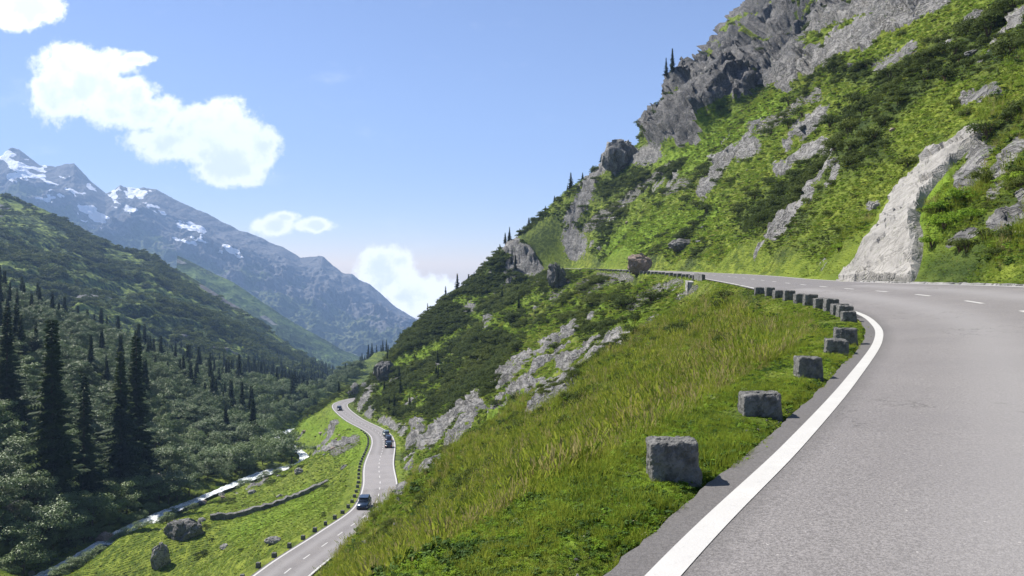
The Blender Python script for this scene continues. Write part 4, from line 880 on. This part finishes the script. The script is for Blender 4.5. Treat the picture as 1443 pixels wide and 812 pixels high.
# ------------------------------------------------------------------ cars
carpaint = lambda n, c: plain(n, c, .25, .3, .6)
glass = plain('car_glass', (.02, .025, .03), .05, 0, .8); tyre = plain('tyre_rubber', (.02, .02, .02), .8); rim = plain('alloy_rim', (.5, .5, .5), .3, .8); lampm = plain('headlight_lens', (.75, .78, .8), .1, .1, .7); tailm = plain('tail_light_lens', (.35, .02, .02), .2); trim = plain('black_trim', (.03, .03, .03), .6)
def loft(sections, mat, name, close=True, smooth=True):
    n = len(sections[0]); V = [p for s in sections for p in s]; f = []
    for i in range(len(sections)-1):
        for k in range(n): f.append((i*n+k, i*n+(k+1) % n, (i+1)*n+(k+1) % n, (i+1)*n+k))
    f.append(tuple(range(n))[::-1]); f.append(tuple((len(sections)-1)*n+k for k in range(n))); return mesh(name, V, f, mat, smooth)
def car(kind, label, loc, rz, paint, tall=1.5, length=4.2, rg='cars driving on the lower road', van=False):
    r0 = empty(kind, loc, rz); tag(r0, label, 'car', rg); W = .88; Lh = length/2
    def sec(y, zb, zt, w): return [(-w*.86, y, zb), (-w, y, zb+.15), (-w, y, zt-.16), (-w*.88, y, zt), (w*.88, y, zt), (w, y, zt-.16), (w, y, zb+.15), (w*.86, y, zb)]
    hood = .88 if tall < 1.6 else 1.0
    body = [sec(-Lh, .38, hood-.16, W*.8), sec(-Lh+.12, .26, hood-.06, W*.95), sec(-Lh+1.1, .24, hood+.04, W), sec(0, .24, hood+.06, W), sec(Lh-1., .24, hood+.07, W), sec(Lh-.12, .28, hood+.02, W*.95), sec(Lh, .38, hood-.12, W*.84)]
    obj('body', loft(body, paint, 'body'), r0)
    def cs(y, z, w, zb=hood): return [(-w, y, zb), (-w*.97, y, zb+(z-zb)*.4), (-w*.86, y, z), (w*.86, y, z), (w*.97, y, zb+(z-zb)*.4), (w, y, zb)]
    obj('cabin_glass', loft([cs(-Lh+1.05, hood+.05, W*.86), cs(-Lh+1.8, tall-.05, W*.86), cs(Lh-.75, tall-.06, W*.86), cs(Lh-.3, hood+.08, W*.84)], glass, 'cabin_glass'), r0)
    m = MB(); m.box((0, .3 if not van else .2, tall-.02), (W*1.56, length-2.45, .07), .94, .94); rf = m.mesh('roof', paint); obj('roof', rf, r0)
    for sx in (-1, 1):
        for y in (-Lh+.8, Lh-.8):
            m = MB(); m.tube([(sx*(W-.2), y, .33), (sx*(W+.01), y, .33)], [.33, .33], 18); wh = obj('wheel', m.mesh('wheel', tyre), r0)
            m = MB(); m.tube([(sx*(W-.02), y, .33), (sx*(W+.03), y, .33)], [.2, .2], 12); obj('rim', m.mesh('rim', rim), wh)
        m = MB(); m.box((sx*.62, -Lh+.07, .67), (.32, .14, .16), .9, .7); obj('headlight', m.mesh('headlight', lampm), r0)
        m = MB(); m.box((sx*.68, Lh-.03, .78), (.2, .1, .22)); obj('tail_light', m.mesh('tail_light', tailm), r0)
        m = MB(); m.box((sx*(W+.08), -Lh+1.45, hood+.12), (.16, .1, .12)); obj('side_mirror', m.mesh('side_mirror', trim), r0)
        for y in (-.15, .9):
            m = MB(); m.box((sx*W*.845, y, (hood+tall)/2), (.06, .07, tall-hood-.05)); obj('window_pillar', m.mesh('window_pillar', paint), r0)
    m = MB(); m.box((0, -Lh+.0, .55), (.9, .06, .2)); obj('grille', m.mesh('grille', trim), r0)
    m = MB(); m.box((0, -Lh+.03, .36), (1.3, .1, .12)); obj('bumper', m.mesh('bumper', trim), r0)
    return r0
def on_road(px_, py_, off):                    # a place on the lower road seen at a photo position
    Pm = (L1+L2)/2; qx_ = CX+F*Pm[:, 0]/Pm[:, 1]; qy_ = HY+F*(H-Pm[:, 2])/Pm[:, 1]; m = Pm[:, 1] > 60; i = np.nonzero(m)[0]; k = i[np.argmin(np.abs(qy_[i]-py_))]
    p = Pm[k]+dL[k]*off; dv = Pm[k+1]-Pm[k-1]; return (p[0], p[1], p[2]+.01), -math.atan2(dv[0], dv[1]), k
# cars face -y in their own frame: oncoming cars keep that, cars driving away are turned round
for (kind, label, px_, py_, off, pc, tall, away) in (
    ('suv_car', 'dark blue metallic car driving on the near stretch of lower road', 512, 715, -1.35, carpaint('dark_blue_paint', (.03, .05, .085)), 1.62, False),
    ('parked_car', 'black car, nearest of three in a queue on the lower road', 544, 631, 1.35, carpaint('black_paint', (.015, .015, .018)), 1.5, True),
    ('parked_car', 'very dark car in the middle of the queue of three', 544, 622, 1.35, carpaint('graphite_paint', (.03, .03, .045)), 1.5, True),
    ('parked_car', 'grey green car leading the queue of three', 541, 614.5, 1.35, carpaint('grey_green_paint', (.16, .19, .17)), 1.45, True),
    ('small_car', 'tiny dark car at the far bend of the lower road', 483, 578, -1.0, carpaint('dark_grey_paint', (.04, .04, .045)), 1.5, False)):
    loc, rz, _ = on_road(px_, py_, off); car('car', label, loc, rz+(math.pi if away else 0), pc, tall)

# ------------------------------------------------------------------ air
m, nt = newmat('haze_air'); k = N(nt); pv = k.n('ShaderNodeVolumePrincipled'); pv.inputs['Color'].default_value = (.40, .62, 1, 1); pv.inputs['Density'].default_value = 1.3e-4; pv.inputs['Anisotropy'].default_value = .05
o_ = k.n('ShaderNodeOutputMaterial'); nt.links.new(pv.outputs[0], o_.inputs['Volume'])
hz = MB(); hz.box((0, 3000, 40), (14000, 7400, 2150)); tag(obj('haze', hz.mesh('haze', m)), 'pale blue haze filling the valley air', 'haze', kind='stuff')

# ------------------------------------------------------------------ sky, sun, camera
EL, AZ = R(50), R(-62)                         # sun height; azimuth from straight ahead, negative = left
w = bpy.data.worlds.new('World'); SC.world = w; w.use_nodes = True; nt = w.node_tree; nt.nodes.clear(); k = N(nt)
skyn = k.n('ShaderNodeTexSky', sky_type='NISHITA'); skyn.sun_disc = False; skyn.sun_elevation = EL; skyn.sun_rotation = AZ; skyn.altitude = 1800; skyn.air_density = 1.0; skyn.dust_density = .25; skyn.ozone_density = 3.5
gen = k.n('ShaderNodeTexCoord').outputs['Generated']; sx = k.n('ShaderNodeSeparateXYZ'); nt.links.new(gen, sx.inputs[0])
yy = k.m('MAXIMUM', sx.outputs[1], .05); U = k.m('DIVIDE', sx.outputs[0], yy); Vv = k.m('DIVIDE', sx.outputs[2], yy)
cmb = k.n('ShaderNodeCombineXYZ'); k.put(cmb.inputs[0], U); k.put(cmb.inputs[1], Vv); uv = cmb.outputs[0]
n1 = k.noise(uv, 14, 8, .6); n2 = k.noise(uv, 34, 8, .7); n3 = k.noise(uv, 95, 6, .7) 
BL = [(20,8,58,26),(-20,-20,80,60),(112,108,62,46),(86,132,48,40),(160,142,62,36),(190,84,30,9),(150,92,40,20),(205,160,50,26),(298,190,72,44),(338,214,52,46),(240,200,52,26),(312,160,30,24),(205,198,34,16),(320,240,44,22),
      (388,318,30,13),(404,306,16,8),(440,318,30,9),(545,385,42,30),(590,412,52,28),(560,372,26,18),(620,408,30,16),(600,432,46,16),(570,400,34,24)]
tot = None
for (cx, cy, rx, ry) in BL:
    a = k.m('MULTIPLY', k.m('SUBTRACT', U, (cx-CX)/F), F/rx); b = k.m('MULTIPLY', k.m('SUBTRACT', Vv, (HY-cy)/F), F/ry)
    e = k.m('SUBTRACT', 1., k.m('SQRT', k.m('ADD', k.m('MULTIPLY', a, a), k.m('MULTIPLY', b, b)))); e = k.m('MULTIPLY', e, max(min(rx, ry)/30., .8)); e = k.m('MAXIMUM', e, -.8)
    e = k.m('ADD', e, .16); tot = e if tot is None else k.n('ShaderNodeMath', operation='SMOOTH_MAX').outputs[0] if False else k.m('MAXIMUM', tot, e)
shape = k.m('ADD', tot, k.m('ADD', k.m('MULTIPLY', k.m('SUBTRACT', n1, .5), 1.9), k.m('MULTIPLY', k.m('ADD', k.m('SUBTRACT', n2, .5), k.m('MULTIPLY', k.m('SUBTRACT', n3, .5), .4)), 1.4)))
mask = k.step(shape, -.12, .38); mask = k.m('MULTIPLY', mask, k.step(sx.outputs[1], .05, .2))
wis = k.m('MULTIPLY', k.step(k.noise(k.scale(uv, (1, 2.2, 1)), 7, 7, .65), .56, .8), .22); mask = k.m('MAXIMUM', mask, k.m('MULTIPLY', wis, k.step(U, .25, -.1)))
shade = k.mix(k.step(k.m('MULTIPLY', k.step(shape, .25, .9), k.step(n1, .38, .6)), .0, 1.), (1., 1., 1.), (.76, .80, .88))
b1 = k.n('ShaderNodeBackground'); k.put(b1.inputs[0], k.mix(1., skyn.outputs[0], (1.08, .94, 1.0), 'MULTIPLY')); b1.inputs[1].default_value = .078
b2 = k.n('ShaderNodeBackground'); k.put(b2.inputs[0], shade); b2.inputs[1].default_value = .85
mx = k.n('ShaderNodeMixShader'); k.put(mx.inputs[0], mask); nt.links.new(b1.outputs[0], mx.inputs[1]); nt.links.new(b2.outputs[0], mx.inputs[2])
wo = k.n('ShaderNodeOutputWorld'); nt.links.new(mx.outputs[0], wo.inputs[0])
sd = bpy.data.lights.new('sun', 'SUN'); sd.energy = 5; sd.angle = R(.53); sd.color = (1, .95, .87); so = link(bpy.data.objects.new('sun', sd)); so.location = (-50, 50, 120)
dv = Vector((math.sin(AZ)*math.cos(EL), math.cos(AZ)*math.cos(EL), math.sin(EL))); so.rotation_euler = dv.to_track_quat('Z', 'Y').to_euler()
cd = bpy.data.cameras.new('camera'); cd.sensor_width = 36; cd.lens = F/1443*36; cd.shift_y = -(406-HY)/1443; cd.clip_start = .1; cd.clip_end = 20000
co = link(bpy.data.objects.new('camera', cd)); co.location = (0, 0, H); co.rotation_euler = (R(90), 0, 0); SC.camera = co
SC.view_settings.view_transform = 'Standard'; SC.view_settings.look = 'None'; SC.view_settings.gamma = 1; SC.view_settings.exposure = 1.05
cy = SC.cycles; cy.max_bounces = 5; cy.diffuse_bounces = 2; cy.glossy_bounces = 2; cy.transmission_bounces = 3; cy.volume_bounces = 0; cy.transparent_max_bounces = 6; cy.caustics_reflective = False; cy.caustics_refractive = False; cy.use_denoising = True; cy.sample_clamp_indirect = 4
